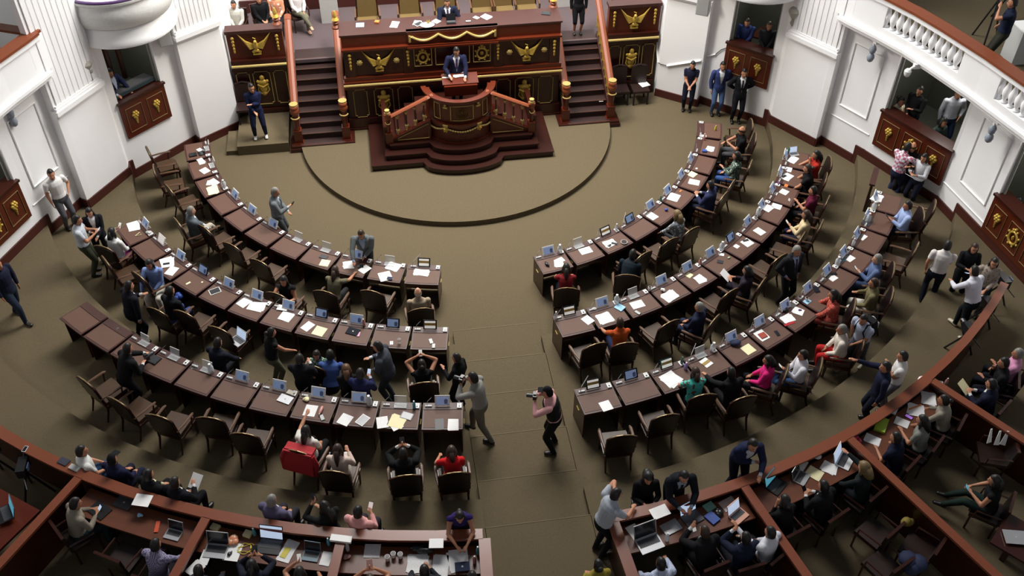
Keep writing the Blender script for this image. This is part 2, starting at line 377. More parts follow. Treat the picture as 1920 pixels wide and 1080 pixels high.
for sgn in (1, -1):
    for (i, j), (s0, s1, z0, z1) in OPEN.items():
        o, d, nr, Ln = seg_frame(PTS[i], PTS[j], sgn)
        t = thing('theatre_box', boxlab[(i, sgn)], 'balcony front', o+d*(s0+s1)/2+Vector((0, 0, 1.2)), 0)
        inv = Matrix.Translation(-t.location)
        def nb(): b = MB(); b.M = inv; return b
        b = nb()
        p = [o+d*(s0-.03)-nr*0.06, o+d*(s1+.03)-nr*0.06, o+d*(s1+.03)+nr*.02, o+d*(s0-.03)+nr*.02]; b.prism([(v.x, v.y) for v in p], 1.2, 2.22)
        b.build('front_panel', M_WOODV, t)
        b = nb(); p = [o+d*(s0-.06)-nr*0.10, o+d*(s1+.06)-nr*0.10, o+d*(s1+.06)+nr*.30, o+d*(s0-.06)+nr*.30]; b.prism([(v.x, v.y) for v in p], 2.22, 2.28)
        b.build('ledge', M_WOODD, t)
        n = 2 if i == 3 else 3; w_ = (s1-s0)/n
        for k in range(n):
            b = nb(); frame_rect(b, o, d, nr, s0+w_*k+.09, s0+w_*(k+1)-.09, 1.36, 2.05, r=.009, off=.07); b.build('gilt_frame', M_FADED, t)
            b = nb(); cc = o+d*(s0+w_*(k+.5))+Vector((0, 0, 1.72))-nr*0.06
            if n == 3 and k == 1: cartouche(b, cc, d, nr, 1.05)
            else: ornament(b, cc, d, nr, 1.25)
            b.build('gilt_ornament', M_GOLD, t, True)
        # window frame and curtains/glass
        q = lambda s, z, tt: o+d*s+nr*tt+Vector((0, 0, z))
        for ss in (s0+.03, s1-.03):
            b = nb(); b.tube([q(ss, 2.28, .12), q(ss, z1, .12)], 0.035, n=6); b.build('window_jamb', mat('grey_green_jamb', '8f938c', 0.6), t)
        if i == 3 and sgn == -1:
            for ss in (s0+.45, s0+.8): b = nb(); b.tube([q(ss, 2.28, .9), q(ss, z1, .9)], 0.07, n=6); b.build('door_leaf_edge', M_WOODD, t)
# ---- balconies on the upper floor
BB = [(9.62, -2.70), (9.78, -3.05), (10.20, -3.85), (10.52, -4.56), (10.79, -5.34), (11.18, -6.68), (11.55, -8.32), (11.8, -10.2)]
def offs(poly, dx):   # negative dx moves away from the hall
    out = []
    for i, p in enumerate(poly):
        a = Vector(poly[max(i-1, 0)]); b = Vector(poly[min(i+1, len(poly)-1)]); d = (b-a).normalized(); out.append((p[0]+d.y*dx, p[1]-d.x*dx))
    return out
def strip(mb, inner, outer, z0, z1):
    for i in range(len(inner)-1): mb.prism([inner[i], inner[i+1], outer[i+1], outer[i]], z0, z1)
BAL = [(0.045, 0), (0.075, .02), (0.05, .05), (0.04, .08), (0.085, .2), (0.095, .3), (0.06, .42), (0.038, .5), (0.05, .55), (0.05, .6)]
def dense(poly, step):
    out = []
    for i in range(len(poly)-1):
        a = Vector(poly[i]); b = Vector(poly[i+1]); n = max(1, int((b-a).length/step+.5))
        out += [tuple(a.lerp(b, k/n)) for k in range(n)]
    return out+[poly[-1]]
for sgn in (1, -1):
    mir = lambda P: [(x*sgn, y) for x, y in P]
    sd = SIDE[sgn]
    t = thing('balcony', 'long curved white plaster balcony with turned balusters, %s upper wall' % sd, 'balcony', (10*sgn, -5, 4.1))
    inv = Matrix.Translation(-t.location)
    def nb(): b = MB(); b.M = inv; return b
    b = nb(); strip(b, mir(BB), mir(offs(BB, -2.5)), 4.10, 4.32); strip(b, mir(offs(BB, 0.06)), mir(offs(BB, -.3)), 4.20, 4.27)
    strip(b, mir(offs(BB, -0.02)), mir(offs(BB, -0.26)), 4.32, 4.50); b.build('slab_and_plinth', M_WALL, t)
    b = nb(); strip(b, mir(offs(BB, 0.02)), mir(offs(BB, -0.26)), 5.08, 5.2); b.build('cap', M_WALL, t)
    b = nb(); strip(b, mir(offs(BB, 0.05)), mir(offs(BB, -0.30)), 5.2, 5.26); b.build('wooden_handrail', M_RAIL, t)
    e0 = Vector((BB[0][0]*sgn, BB[0][1])); e1 = Vector(((BB[0][0]+.95)*sgn, BB[0][1]+.42)); dv = (e1-e0).normalized(); nn = Vector((-dv.y, dv.x))*.13
    ret = [(e0.x-nn.x, e0.y-nn.y), (e1.x-nn.x, e1.y-nn.y), (e1.x+nn.x, e1.y+nn.y), (e0.x+nn.x, e0.y+nn.y)]
    b = nb(); b.prism(ret, 4.32, 5.2); b.build('end_pier', M_WALL, t); b = nb(); b.prism(ret, 5.2, 5.262); b.build('end_handrail', M_RAIL, t)
    mid = dense(mir(offs(BB, -0.12)), 0.19)
    solid = (lambda k: k < 7 or (19 <= k < 25) or k > 36) if sgn > 0 else (lambda k: k < 14 or k > 30)
    b = nb()
    for k in range(len(mid)-1):
        if solid(k):
            a, c = mid[k], mid[k+1]; dv = (Vector(c)-Vector(a)).normalized(); nn = Vector((-dv.y, dv.x))*0.1
            b.prism([(a[0]-nn.x, a[1]-nn.y), (c[0]-nn.x, c[1]-nn.y), (c[0]+nn.x, c[1]+nn.y), (a[0]+nn.x, a[1]+nn.y)], 4.5, 5.08)
        if b.v and (k == len(mid)-2 or not solid(k+1)): b.build('solid_pier', M_WALL, t); b = nb()
    for k in range(len(mid)):
        if not solid(k):
            b = nb(); b.lathe([(r*.98, z*.965) for r, z in BAL], (mid[k][0], mid[k][1], 4.5), 12); b.build('baluster', M_WALL, t, True)
    if True:
        b = nb(); strip(b, mir(offs(BB, -2.45)), mir(offs(BB, -6)), 4.30, 4.42); b.build('rear_slab', M_WALL, t)
        b = nb(); strip(b, mir(offs(BB, -0.27)), mir(offs(BB, -6)), 4.42, 4.45); b.build('carpet', M_CARPET, t)
    # round balcony over the first bay
    c0 = Vector((8.3*sgn, -0.35)); rr = 1.32
    t = thing('round_balcony', 'round bulging white plaster balcony in the upper %s corner' % sd, 'balcony', (c0.x, c0.y, 4.1)); inv2 = Matrix.Translation(-t.location)
    b = MB(); b.M = inv2; b.lathe([(rr-.25, 0), (rr-.02, .03), (rr, .1), (rr-.04, .2), (rr-.1, .32), (rr-.12, .42), (rr-.14, .46)], (c0.x, c0.y, 4.1), 40); b.build('corbel', M_WALL, t, True)
    b = MB(); b.M = inv2; b.lathe([(rr-.16, 0.46), (rr-.05, .52), (rr+.04, .72), (rr+.05, .92), (rr-.02, 1.1), (rr+.03, 1.15), (rr+.03, 1.2)], (c0.x, c0.y, 4.1), 40); b.build('bowed_parapet', mat('carved_plaster', 'e4e4e1', 0.75, noise=0.18, scale=14, bump=0.5), t, True)
    b = MB(); b.M = inv2; b.tube([(c0.x+(rr-.03)*math.cos(a), c0.y+(rr-.03)*math.sin(a), 5.33) for a in [2*math.pi*k/40 for k in range(40)]], (0.05, 0.03), closed=True); b.build('purple_handrail', mat('plum_rail', '4b2c5e', 0.4), t, True)
# end corner rail of the left balcony (wooden handrail return)
# wall lamps under balconies, speakers, cctv, cable duct
def lamp(o, lab):
    t = thing('wall_lantern', lab, 'lamp', o)
    b = MB(); b.box((0, 0, 0.28), (0.1, 0.3, 0.06)); b.box((0, 0, 0.2), (0.06, 0.06, 0.12)); b.build('bracket', M_WALL, t)
    b = MB(); b.lathe([(0.02, -.32), (0.07, -.28), (0.095, -.2), (0.08, -.12), (0.05, -.08), (0.075, -.04), (0.09, .05), (0.06, .13), (0.03, .16)], (0, 0, 0), 12)
    b.build('glass_globe', mat('blue_grey_glass', 'a3adbb', 0.2, noise=0.5, scale=60), t, True)
P1 = G(1636, 95, 3.75); lamp(P1, 'grey glass wall lantern under the right balcony, nearer the pilaster')
P1 = G(1860, 245, 3.75); lamp(P1, 'grey glass wall lantern beneath the right balcony, near picture edge')
P1 = G(20, 215, 3.75); lamp(P1, 'grey glass wall lantern under the left balcony')
def speaker(loc, rz, lab):
    t = thing('loudspeaker', lab, 'loudspeaker', loc, rz)
    MB().box((0, 0, 0), (0.34, 0.28, 0.5)).build('cabinet', M_GREYP, t); MB().box((0, -0.145, 0), (0.30, 0.012, 0.46)).build('grille', mat('speaker_mesh', 'a9aaa8', 0.7), t)
    MB().tube([(0, 0.14, 0.05), (0, 0.32, 0.05)], 0.025).build('bracket', M_WHITE, t)
speaker((-7.52, 0.0, 3.55), R(20), 'grey wall loudspeaker beside the round balcony on left')
p = G(1322, 12, 3.9); speaker(p+np.array([0, .1, 0]), R(-30), 'grey wall loudspeaker above the man in scrubs on right')
def finial(loc, lab, rz):
    t = thing('plaster_bracket', lab, 'wall ornament', loc, rz)
    b = MB(); b.lathe([(0.03, -.3), (0.09, -.2), (0.06, -.1), (0.14, .02), (0.2, .14), (0.16, .22), (0.05, .26)], (0, 0, 0), 10, 1, .8); b.ball((0.1, 0, -.05), .07); b.build('shell_body', mat('grey_cream_plaster', 'bdbbae', 0.7, noise=0.3, scale=20), t, True)
    MB().lathe([(0.03, -.1), (0.06, -.06), (0.05, .06), (0.03, .1)], (0.05, -.06, -.28), 10).build('shadow_piece', M_BLACK, t, True)  # black piece stands in for the dark shadow on the ornament
for q, lab in (((160, 130), 'cream plaster bracket with black shadow piece, upper left wall'), ((1490, 30), 'cream plaster bracket with black shadow piece, right pilaster')):
    o, d, nr, Ln = seg_frame(D if q[0] < 900 else C, E_ if q[0] < 900 else D, -1 if q[0] < 900 else 1)
    k = G(q[0], q[1], 3.0)
    dv = np.array(_fw + (q[0]-960)/FPX*_r2 - (q[1]-540)/FPX*_u2)
    aa = np.array((PTS[3][0]*(-1 if q[0] < 900 else 1), PTS[3][1])); bbv = np.array((PTS[4][0]*(-1 if q[0] < 900 else 1), PTS[4][1])); n2 = np.array([-(bbv-aa)[1], (bbv-aa)[0]])
    tt = ((aa-np.array(CAMP[:2]))@n2)/(dv[:2]@n2); k = np.array(CAMP)+tt*dv*0.992
    finial(k, lab, 0)
p = G(1702, 135, 4.0)
t = thing('security_camera', 'white dome security camera below right balcony edge', 'camera', p)
MB().box((0.22, 0.05, 0.12), (0.16, 0.1, 0.12)).build('mount', M_WHITE, t); MB().tube([(0.2, 0.03, 0.1), (0.1, 0, 0.12), (0.02, 0, 0.06)], 0.03).build('arm', M_WHITE, t)
MB().lathe([(0.02, -.13), (0.06, -.1), (0.08, -.04), (0.085, .03), (0.05, .08)], (0, 0, 0), 14).build('dome', M_WHITE, t, True)
# cable duct on the right pilaster
o, d, nr, Ln = seg_frame(A, B, 1); o2, d2, nr2, L2 = seg_frame(C, D, 1)
q = lambda s, z: tuple(o+d*s-nr*0.03+Vector((0, 0, z))); q2 = lambda s, z: tuple(o2+d2*s-nr2*0.03+Vector((0, 0, z)))
b = MB(); b.tube([(6.15, 1.5, 2.05), (6.19, .9, 1.12)], 0.03, n=4); b.tube([q(.25, 1.1), q(1.25, 1.55)], 0.03, n=4); b.tube([q2(0.05, 1.6), q2(.3, 1.75)], 0.03, n=4)
dd = tag(b.build('cable_duct', M_WHITE), 'white plastic cable duct zigzagging across the right pilaster', 'cable duct')
b = MB(); b.tube([q(0.0, 1.11), q(.25, 1.1)], 0.012, n=5); b.tube([q2(.3, 1.75), q2(.45, 1.95), q2(.66, 2.1)], 0.012, n=5); b.build('black_cable', M_BLACK, dd)
# ================================================================ THE TRIBUNE
def eagle(mb, c, s=1.0):
    """spread-winged gilt eagle in relief on a plane facing -Y; c = centre"""
    cx, cy, cz = c
    for sg in (-1, 1):
        for k in range(7):
            t = k/6; a0 = Vector((cx+sg*0.05*s, cy-.03, cz-.12*s+.10*s*t)); tip = Vector((cx+sg*(0.24+0.20*t)*s, cy-.02, cz+(-.05+0.36*t)*s))
            mid = a0.lerp(tip, .5)+Vector((sg*0.02*s, -.03, -.045*s)); mb.tube([a0, mid, tip], [0.022*s, 0.03*s, 0.006*s], n=6)
    mb.ball((cx, cy-.05, cz-.04*s), .07*s, .05*s, .13*s, n=10); mb.ball((cx, cy-.08, cz+.08*s), .05*s, .05*s, .06*s, n=8)
    mb.tube([(cx, cy-.06, cz+.11*s), (cx+.02*s, cy-.07, cz+.18*s), (cx-.05*s, cy-.07, cz+.21*s)], 0.014*s, n=6)
    mb.ball((cx, cy-.04, cz-.20*s), .09*s, .04*s, .06*s, n=8)
    for sg in (-1, 1): mb.ball((cx+sg*.08*s, cy-.03, cz-.24*s), .05*s, .03*s, .05*s, n=8)
    mb.box((cx, cy-.03, cz-.31*s), (.22*s, .06, .035*s))
def drop(mb, c, n=4, s=1.0):
    for k in range(n): mb.ball((c[0], c[1]-.02, c[2]-.11*s*k), .05*s*(1-.1*k), .03, .055*s, n=8)
    mb.ball((c[0], c[1]-.02, c[2]-.11*s*n+.02), .03*s, .02, .06*s, n=6)
def trophy(mb, c, s=1.0):
    x, y, z = c
    mb.ball((x, y-.04, z+.28*s), .07*s, .05, .09*s, n=8); mb.ball((x, y-.04, z+.14*s), .15*s, .05, .09*s, n=10)
    for sg in (-1, 1): mb.ball((x+sg*.13*s, y-.04, z+.17*s), .045*s, .04, .05*s, n=8); mb.tube([(x+sg*.12*s, y-.03, z+.05*s), (x+sg*.15*s, y-.03, z-.12*s), (x+sg*.06*s, y-.03, z-.24*s)], .022*s, n=6)
    mb.tube([(x-.15*s, y-.05, z+.08*s), (x, y-.07, z+.0*s), (x+.15*s, y-.05, z+.08*s)], .03*s, n=6)
    mb.ball((x, y-.03, z-.05*s), .11*s, .04, .16*s, n=10); mb.ball((x, y-.03, z-.22*s), .07*s, .03, .09*s, n=8)
def frame_y(mb, x0, x1, z0, z1, y, r=0.012, notch=0.05):
    n = notch
    pts = [(x0+n, y, z0), (x1-n, y, z0), (x1-n, y, z0+n), (x1, y, z0+n), (x1, y, z1-n), (x1-n, y, z1-n), (x1-n, y, z1), (x0+n, y, z1), (x0+n, y, z1-n), (x0, y, z1-n), (x0, y, z0+n), (x0+n, y, z0+n)]
    mb.tube(pts, r, n=5, closed=True)
LAND = 1.67
struct('floor', MB().box((0, 3.3, LAND-.05), (12.1, 3.5, 0.1)), M_CARPET2)
t = thing('presidium_desk', 'long carved mahogany presidium desk with gilt eagles behind the speaker', 'desk', (0, 0.1, 0))
inv = Matrix.Translation((0, -.1, 0))
def nb(): b = MB(); b.M = inv; return b
b = nb(); b.box((0, 1.25, .95), (6.04, 2.3, 1.6)); b.build('lower_body', M_PANEL, t)
b = nb(); b.box((0, .10, .33), (6.12, .12, .36)); b.box((0, .09, .18), (6.16, .16, .07)); b.build('plinth', M_WOODD, t)
b = nb(); b.box((0, .06, 1.56), (6.12, .14, .10)); b.box((0, .03, 1.74), (6.16, .2, .06)); b.box((0, .05, 1.83), (6.1, .14, .12)); b.build('middle_cornice', M_WOODR, t)
b = nb(); b.tube([(-3.08, -.05, 1.67), (3.06, -.05, 1.67)], 0.045, n=8); b.build('gilt_rope_moulding', M_GOLD2, t, True)
b = nb(); b.box((0, .25, 2.27), (6.0, .4, .86)); b.build('upper_body', M_WOODD, t)
b = nb(); b.box((0, .02, 2.74), (6.06, .14, .06)); b.box((0, .0, 2.70), (2.5, .16, .05)); b.build('shelf_moulding', M_WOODR, t)
b = nb(); b.box((0, .16, 2.93), (6.02, .16, .33)); b.box((0, .08, 2.93), (2.46, .1, .32)); b.build('apron', M_WOODR, t)
b = nb(); b.box((0, .47, 3.115), (6.1, .80, .05)); b.box((0, .12, 3.115), (2.5, .16, .05)); b.build('desktop', M_DTOP, t)
b = nb(); b.box((0, 1.2, 2.15), (6.0, 1.6, .3)); b.build('raised_floor', M_CARPET2, t)
for x in (-2.83, -1.25, 1.24, 2.83):
    b = nb(); b.box((x, .04, 2.25), (.26, .06, .9)); b.build('pilaster_strip', M_WOODD, t)
    b = nb(); drop(b, (x, .0, 2.58), 4, .95); b.build('gilt_drop', M_GOLD, t, True)
for x in (-2.05, 2.05):
    b = nb(); eagle(b, (x, .04, 2.36), 1.0); b.build('gilt_eagle', M_GOLD, t, True)
    for dx in (-.53, .48) if x < 0 else (-.48, .5):
        b = nb(); b.ball((x+dx, .02, 2.33), .075, .05, .075, n=12)
        for k in range(8): b.ball((x+dx+.065*math.cos(k*.785), .01, 2.33+.065*math.sin(k*.785)), .024, n=6)
        b.build('gilt_rosette', M_GOLD2, t, True)
for x0, x1 in ((-1.08, -.6), (.56, 1.03)):
    b = nb(); frame_y(b, x0, x1, 2.09, 2.64, .03, notch=.005); b.build('gilt_frame', M_GOLD2, t)
    b = nb(); b.M = inv; cartouche(b, Vector(((x0+x1)/2, .05, 2.35)), Vector((1, 0, 0)), Vector((0, 1, 0)), 1.05); b.build('gilt_cartouche', M_GOLD, t, True)
b = nb(); frame_y(b, -.49, .45, 2.09, 2.63, .03, notch=.005); b.build('gilt_frame', M_GOLD2, t)
pts = []
for k in range(49):
    u = k/48*3; f = u-math.floor(u) if u < 3 else 1.0; pts.append((-1.17+2.34*k/48, .0, 3.04-.16*math.sin(math.pi*f)))
b = nb(); b.tube([(-1.17, .0, 2.86)]+pts+[(1.17, .0, 2.86)], 0.035, n=8); b.build('gilt_garland', M_GOLD2, t, True)
for x0, x1 in ((-2.85, -2.47), (-2.27, -1.75), (-1.6, -1.2), (1.2, 1.6), (1.75, 2.27), (2.42, 2.84)):
    b = nb(); frame_y(b, x0, x1, .55, 1.44, .08); b.build('gilt_frame', M_GOLD2, t)
for x in (-2.01, 2.01):
    b = nb(); trophy(b, (x, .08, 1.02), 1.05); b.build('gilt_trophy', M_GOLD, t, True)
# side wings
for sgn, lab in ((-1, 'left mahogany tribune wing wall with gilt eagle, behind the interpreter'), (1, 'right mahogany tribune wing wall with gilt eagle, behind two visitor chairs')):
    t = thing('tribune_wing', lab, 'parapet', (5.35*sgn, 1.1, 0)); inv = Matrix.Translation((-5.35*sgn, -1.1, 0))
    X0, X1 = (4.62, 6.14)
    xm = (X0+X1)/2*sgn; W = X1-X0
    b = nb(); b.box((xm, 1.35, .95), (W, .5, 1.9)); b.build('lower_panelling', M_PANEL, t)
    b = nb(); b.box((xm, 1.08, .22), (W, .1, .45)); b.build('plinth', M_WOODD, t)
    b = nb(); b.box((xm, 1.06, 1.80), (W, .14, .1)); b.box((xm, 1.06, 2.02), (W, .14, .12)); b.build('cornice', M_WOODD, t)
    b = nb(); b.tube([(X0*sgn, .98, 1.91), (X1*sgn, .98, 1.91)], .04, n=8); b.build('gilt_rope_moulding', M_GOLD2, t, True)
    b = nb(); b.box((xm, 1.2, 2.45), (W, .2, .86)); b.build('upper_panelling', M_WOODV, t)
    b = nb(); b.box((xm, 1.22, 2.92), (W+.04, .36, .09)); b.build('parapet_cap', M_DTOP, t)
    b = nb(); eagle(b, (xm, 1.08, 2.55), 1.0); b.build('gilt_eagle', M_GOLD, t, True)
    for dx in (-.6, .6): b = nb(); drop(b, (xm+dx, 1.08, 2.74), 4, .95); b.build('gilt_drop', M_GOLD, t, True)
    for x0, x1 in ((4.7, 5.05), (5.15, 5.62), (5.72, 6.08)):
        a0, a1 = sorted((x0*sgn, x1*sgn)); b = nb(); frame_y(b, a0, a1, .6, 1.66, 1.08); b.build('gilt_frame', M_GOLD2, t)
    b = nb(); trophy(b, (5.385*sgn, 1.08, 1.2), 1.0); b.build('gilt_trophy', M_GOLD, t, True)
# staircases
NB = [(0.035, 0), (0.05, .03), (0.03, .08), (0.05, .16), (0.058, .24), (0.03, .36), (0.05, .42), (0.04, .47)]
H9, T9, Y9 = .1856, .272, -.55
def zstair(y): return LAND + (y-(Y9+8*T9))*H9/T9 if y < Y9+8*T9 else LAND
for sgn in (-1, 1):
    x0, x1 = 3.2*sgn, 4.45*sgn; xm = (x0+x1)/2
    t = thing('tribune_staircase', 'straight dark wooden staircase %s of the presidium desk' % SIDE[sgn], 'staircase', (xm, Y9, 0)); inv = Matrix.Translation((-xm, -Y9, 0))
    b = nb(); b.box((xm, -.34, .06), (1.86, .62, .12)); b.box((xm, -.32, .15), (1.78, .58, .07)); b.build('base_block', M_WOODD, t)
    for k in range(9):
        b = nb(); z1 = H9*(k+1); b.box((xm, Y9+T9*k+T9/2+.13, z1/2), (1.24, T9+.26, z1)); b.build('step', mat('stair_runner', '2c1512', 0.55, noise=0.3, scale=20), t)
        b = nb(); b.tube([(x0, Y9+T9*k, z1-.01), (x1, Y9+T9*k, z1-.01)], .016, n=6); b.build('nosing', mat('stair_nosing', '54372c', 0.4), t)
    for xs in (3.16, 4.5):
        x = xs*sgn
        b = nb(); y0, y1 = Y9+.12, 1.75
        b.add([(x-.07, y0, 0), (x+.07, y0, 0), (x+.07, y1, 0), (x-.07, y1, 0), (x-.07, y0, .45), (x+.07, y0, .45), (x+.07, y1, LAND+.15), (x-.07, y1, LAND+.15)],
              [(0, 3, 2, 1), (4, 5, 6, 7), (0, 1, 5, 4), (1, 2, 6, 5), (2, 3, 7, 6), (3, 0, 4, 7)]); b.build('string_wall', M_WOODD, t)
        b = nb()
        zr = lambda y: 1.20+(y+.20)*(H9/T9)
        yt = 2.0
        b.tube([(x, -.26, zr(-.26)), (x, yt, zr(yt))], (0.10, .045), n=8); b.tube([(x, yt, zr(yt)), (x, yt+.2, zr(yt)+.05), (x, yt+.25, zr(yt)-.1)], (.10, .045), n=8)
        b.build('handrail', M_RAIL, t)
        for k in range(9):
            y = -.02+k*.235; zb = .45+(y-y0)*((LAND+.15-.45)/(y1-y0)); zt = zr(y)-.03; h = zt-zb
            b = nb(); b.lathe([(r, z*h/.47) for r, z in NB], (x, y, zb), 8); b.build('baluster', M_GOLD, t, True)
        b = nb(); b.box((x, -.36, .34), (.22, .22, .5)); b.box((x, -.36, .10), (.27, .27, .2)); b.lathe([(.09, .6), (.075, .7), (.1, .95), (.075, 1.05), (.09, 1.1)], (x, -.36, 0), 10); b.build('newel_post', M_WOODR, t)
        b = nb(); b.lathe([(.07, 0), (.12, .05), (.13, .13), (.1, .2), (.12, .23), (.11, .27)], (x, -.36, 1.08), 12); b.build('newel_cap', M_RAIL, t, True)
        b = nb(); b.lathe([(.10, 0), (.12, .02), (.10, .08), (.12, .1)], (x, -.32, 1.30), 10)
        b.tube([(x+.11*math.cos(a), -.42+.1*math.sin(a), 1.02) for a in [math.pi+math.pi*k/8 for k in range(9)]], .018, n=6); b.build('gilt_volute', M_GOLD2, t, True)
# speaker's podium -------------------------------------------------
t = thing('speaker_podium', 'carved mahogany speaker podium with curved front, gilt balusters and double stairs', 'podium', (0, -1.2, .15)); inv = Matrix.Translation((0, 1.2, -.15))
def bulge(xw, yf, yb, rad, depth, n=18):
    """plan outline with a bowed middle"""
    half = 1.12*rad; pts = [(-xw, .0), (-xw, yf)]
    for k in range(n+1):
        u = -1+2*k/n; pts.append((half*u, yf-depth*math.sqrt(max(0, 1-u*u))**1.0*(1 if abs(u) < 1 else 0)))
    pts += [(xw, yf), (xw, .0)]; return pts
for k, (xw, yf, dp, z0, z1, m_) in enumerate(((2.5, -2.02, .50, .15, .33, M_PLINTH), (2.1, -1.83, .48, .33, .50, M_PLINTH), (1.95, -1.6, .46, .50, .67, M_PLINTH))):
    b = nb(); b.prism(bulge(xw, yf, 0, 1-.1*k, dp), z0, z1-.03); b.build('plinth_step', m_, t)
    b = nb(); o_ = bulge(xw+.03, yf-.03, 0, 1-.1*k, dp); b.prism(o_, z1-.03, z1); b.build('step_edge', M_PLINTH, t)
DC = (0.02, -.85); 
def drum(r, z0, z1, mt, nm, a0=-86, a1=86, th=.12, sm=False):
    b = nb(); b.arcbox(r-th, r, a0, a1, z0, z1, 30, c=DC); return b.build(nm, mt, t)
drum(.97, .67, 1.22, M_WOODV, 'lower_drum'); drum(1.02, .67, .74, M_WOODR, 'drum_base_moulding'); drum(1.02, 1.22, 1.30, M_WOODR, 'waist_moulding'); drum(.92, 1.30, 1.92, M_WOODV, 'upper_drum')
drum(1.0, 1.92, 1.98, M_WOODR, 'upper_moulding', th=.2); drum(1.03, 1.98, 2.03, M_WOODR, 'drum_handrail', th=.14)
def onarc(r, a, z): return Vector((DC[0]+r*math.sin(R(a)), DC[1]-r*math.cos(R(a)), z))
for a0, a1, zz0, zz1 in ((-19, 19, 1.40, 1.84), (-50, -38, 1.38, 1.86), (38, 50, 1.38, 1.86)):
    b = nb(); P = [(a0, zz0)]+[(a0+(a1-a0)*k/8, zz0) for k in range(1, 9)]+[(a1, zz1)]+[(a1-(a1-a0)*k/8, zz1) for k in range(1, 9)]
    b.tube([onarc(.935, a, z) for a, z in P], .012, n=5, closed=True); b.build('gilt_frame', M_GOLD2, t)
b = nb(); b.tube([onarc(.93, 11*math.cos(q_), 1.62+.16*math.sin(q_)) for q_ in [2*math.pi*k/24 for k in range(24)]], .012, n=5, closed=True)
b.tube([onarc(.93, 7.5*math.cos(q_), 1.62+.11*math.sin(q_)) for q_ in [2*math.pi*k/24 for k in range(24)]], .010, n=5, closed=True)
pc = onarc(.93, 0, 1.62)
for k in range(9): b.ball(pc+Vector((.06*math.cos(k*.7), 0, .07*math.sin(k*.7))), .02, n=6)
b.build('round_seal', mat('antique_gold', '6f5726', .5, metal=.6, noise=.4, scale=40), t, True)
for a in (-68, -27, 27, 68):
    b = nb(); p = onarc(.98, a, 1.88); b.ball(p, .035, n=8); b.box(tuple(p-Vector((0, 0, .07))), (.12, .04, .05), rz=R(a)); b.build('gilt_knop', M_GOLD2, t, True)
    b = nb(); p = onarc(1.03, a, 1.26); b.box(tuple(p), (.14, .03, .05), rz=R(a)); b.build('gilt_band', M_GOLD2, t)
    b = nb(); p = onarc(1.0, a, 1.14); b.ball(p, .075, .05, .085, n=10)
    for k in range(5): b.ball(p+Vector((.045*math.cos(k*1.25), -.03, .05*math.sin(k*1.25)-.02)), .028, n=6)
    b.build('gilt_mask', M_GOLD, t, True)
for a0, a1 in ((-64, -31), (-23, 23), (31, 64)):
    b = nb(); b.tube([onarc(1.0, a0+(a1-a0)*k/12, 1.15-.07*math.sin(math.pi*k/12)) for k in range(13)], .022, n=7)
    for k in range(13): b.ball(onarc(1.01, a0+(a1-a0)*k/12, 1.15-.07*math.sin(math.pi*k/12)), .028, n=6)
    b.build('gilt_swag', M_GOLD2, t, True)
def lettering(txt, r, z, size, mt, par):
    cu = bpy.data.curves.new('t', 'FONT'); cu.body = txt; cu.size = size; cu.align_x = 'CENTER'; cu.extrude = .008; cu.resolution_u = 2
    ob = bpy.data.objects.new('t', cu); sc.collection.objects.link(ob); bpy.context.view_layer.update()
    me = bpy.data.meshes.new_from_object(ob.evaluated_get(bpy.context.evaluated_depsgraph_get())); bpy.data.objects.remove(ob)
    for v in me.vertices:
        p = onarc(r+.004+v.co.z, math.degrees(v.co.x/r), z+v.co.y); p = inv @ p; v.co = p
    me.materials.clear(); me.materials.append(mt); o = bpy.data.objects.new('raised_lettering', me); sc.collection.objects.link(o); o.parent = par
ML = mat('worn_gilt_letters', '5b3c24', 0.4, metal=.3)
lettering('CONGRESO', .97, .96, .11, ML, t); lettering('DE LA', .97, .84, .09, ML, t); lettering('CIUDAD DE MEXICO', .97, .745, .085, ML, t)
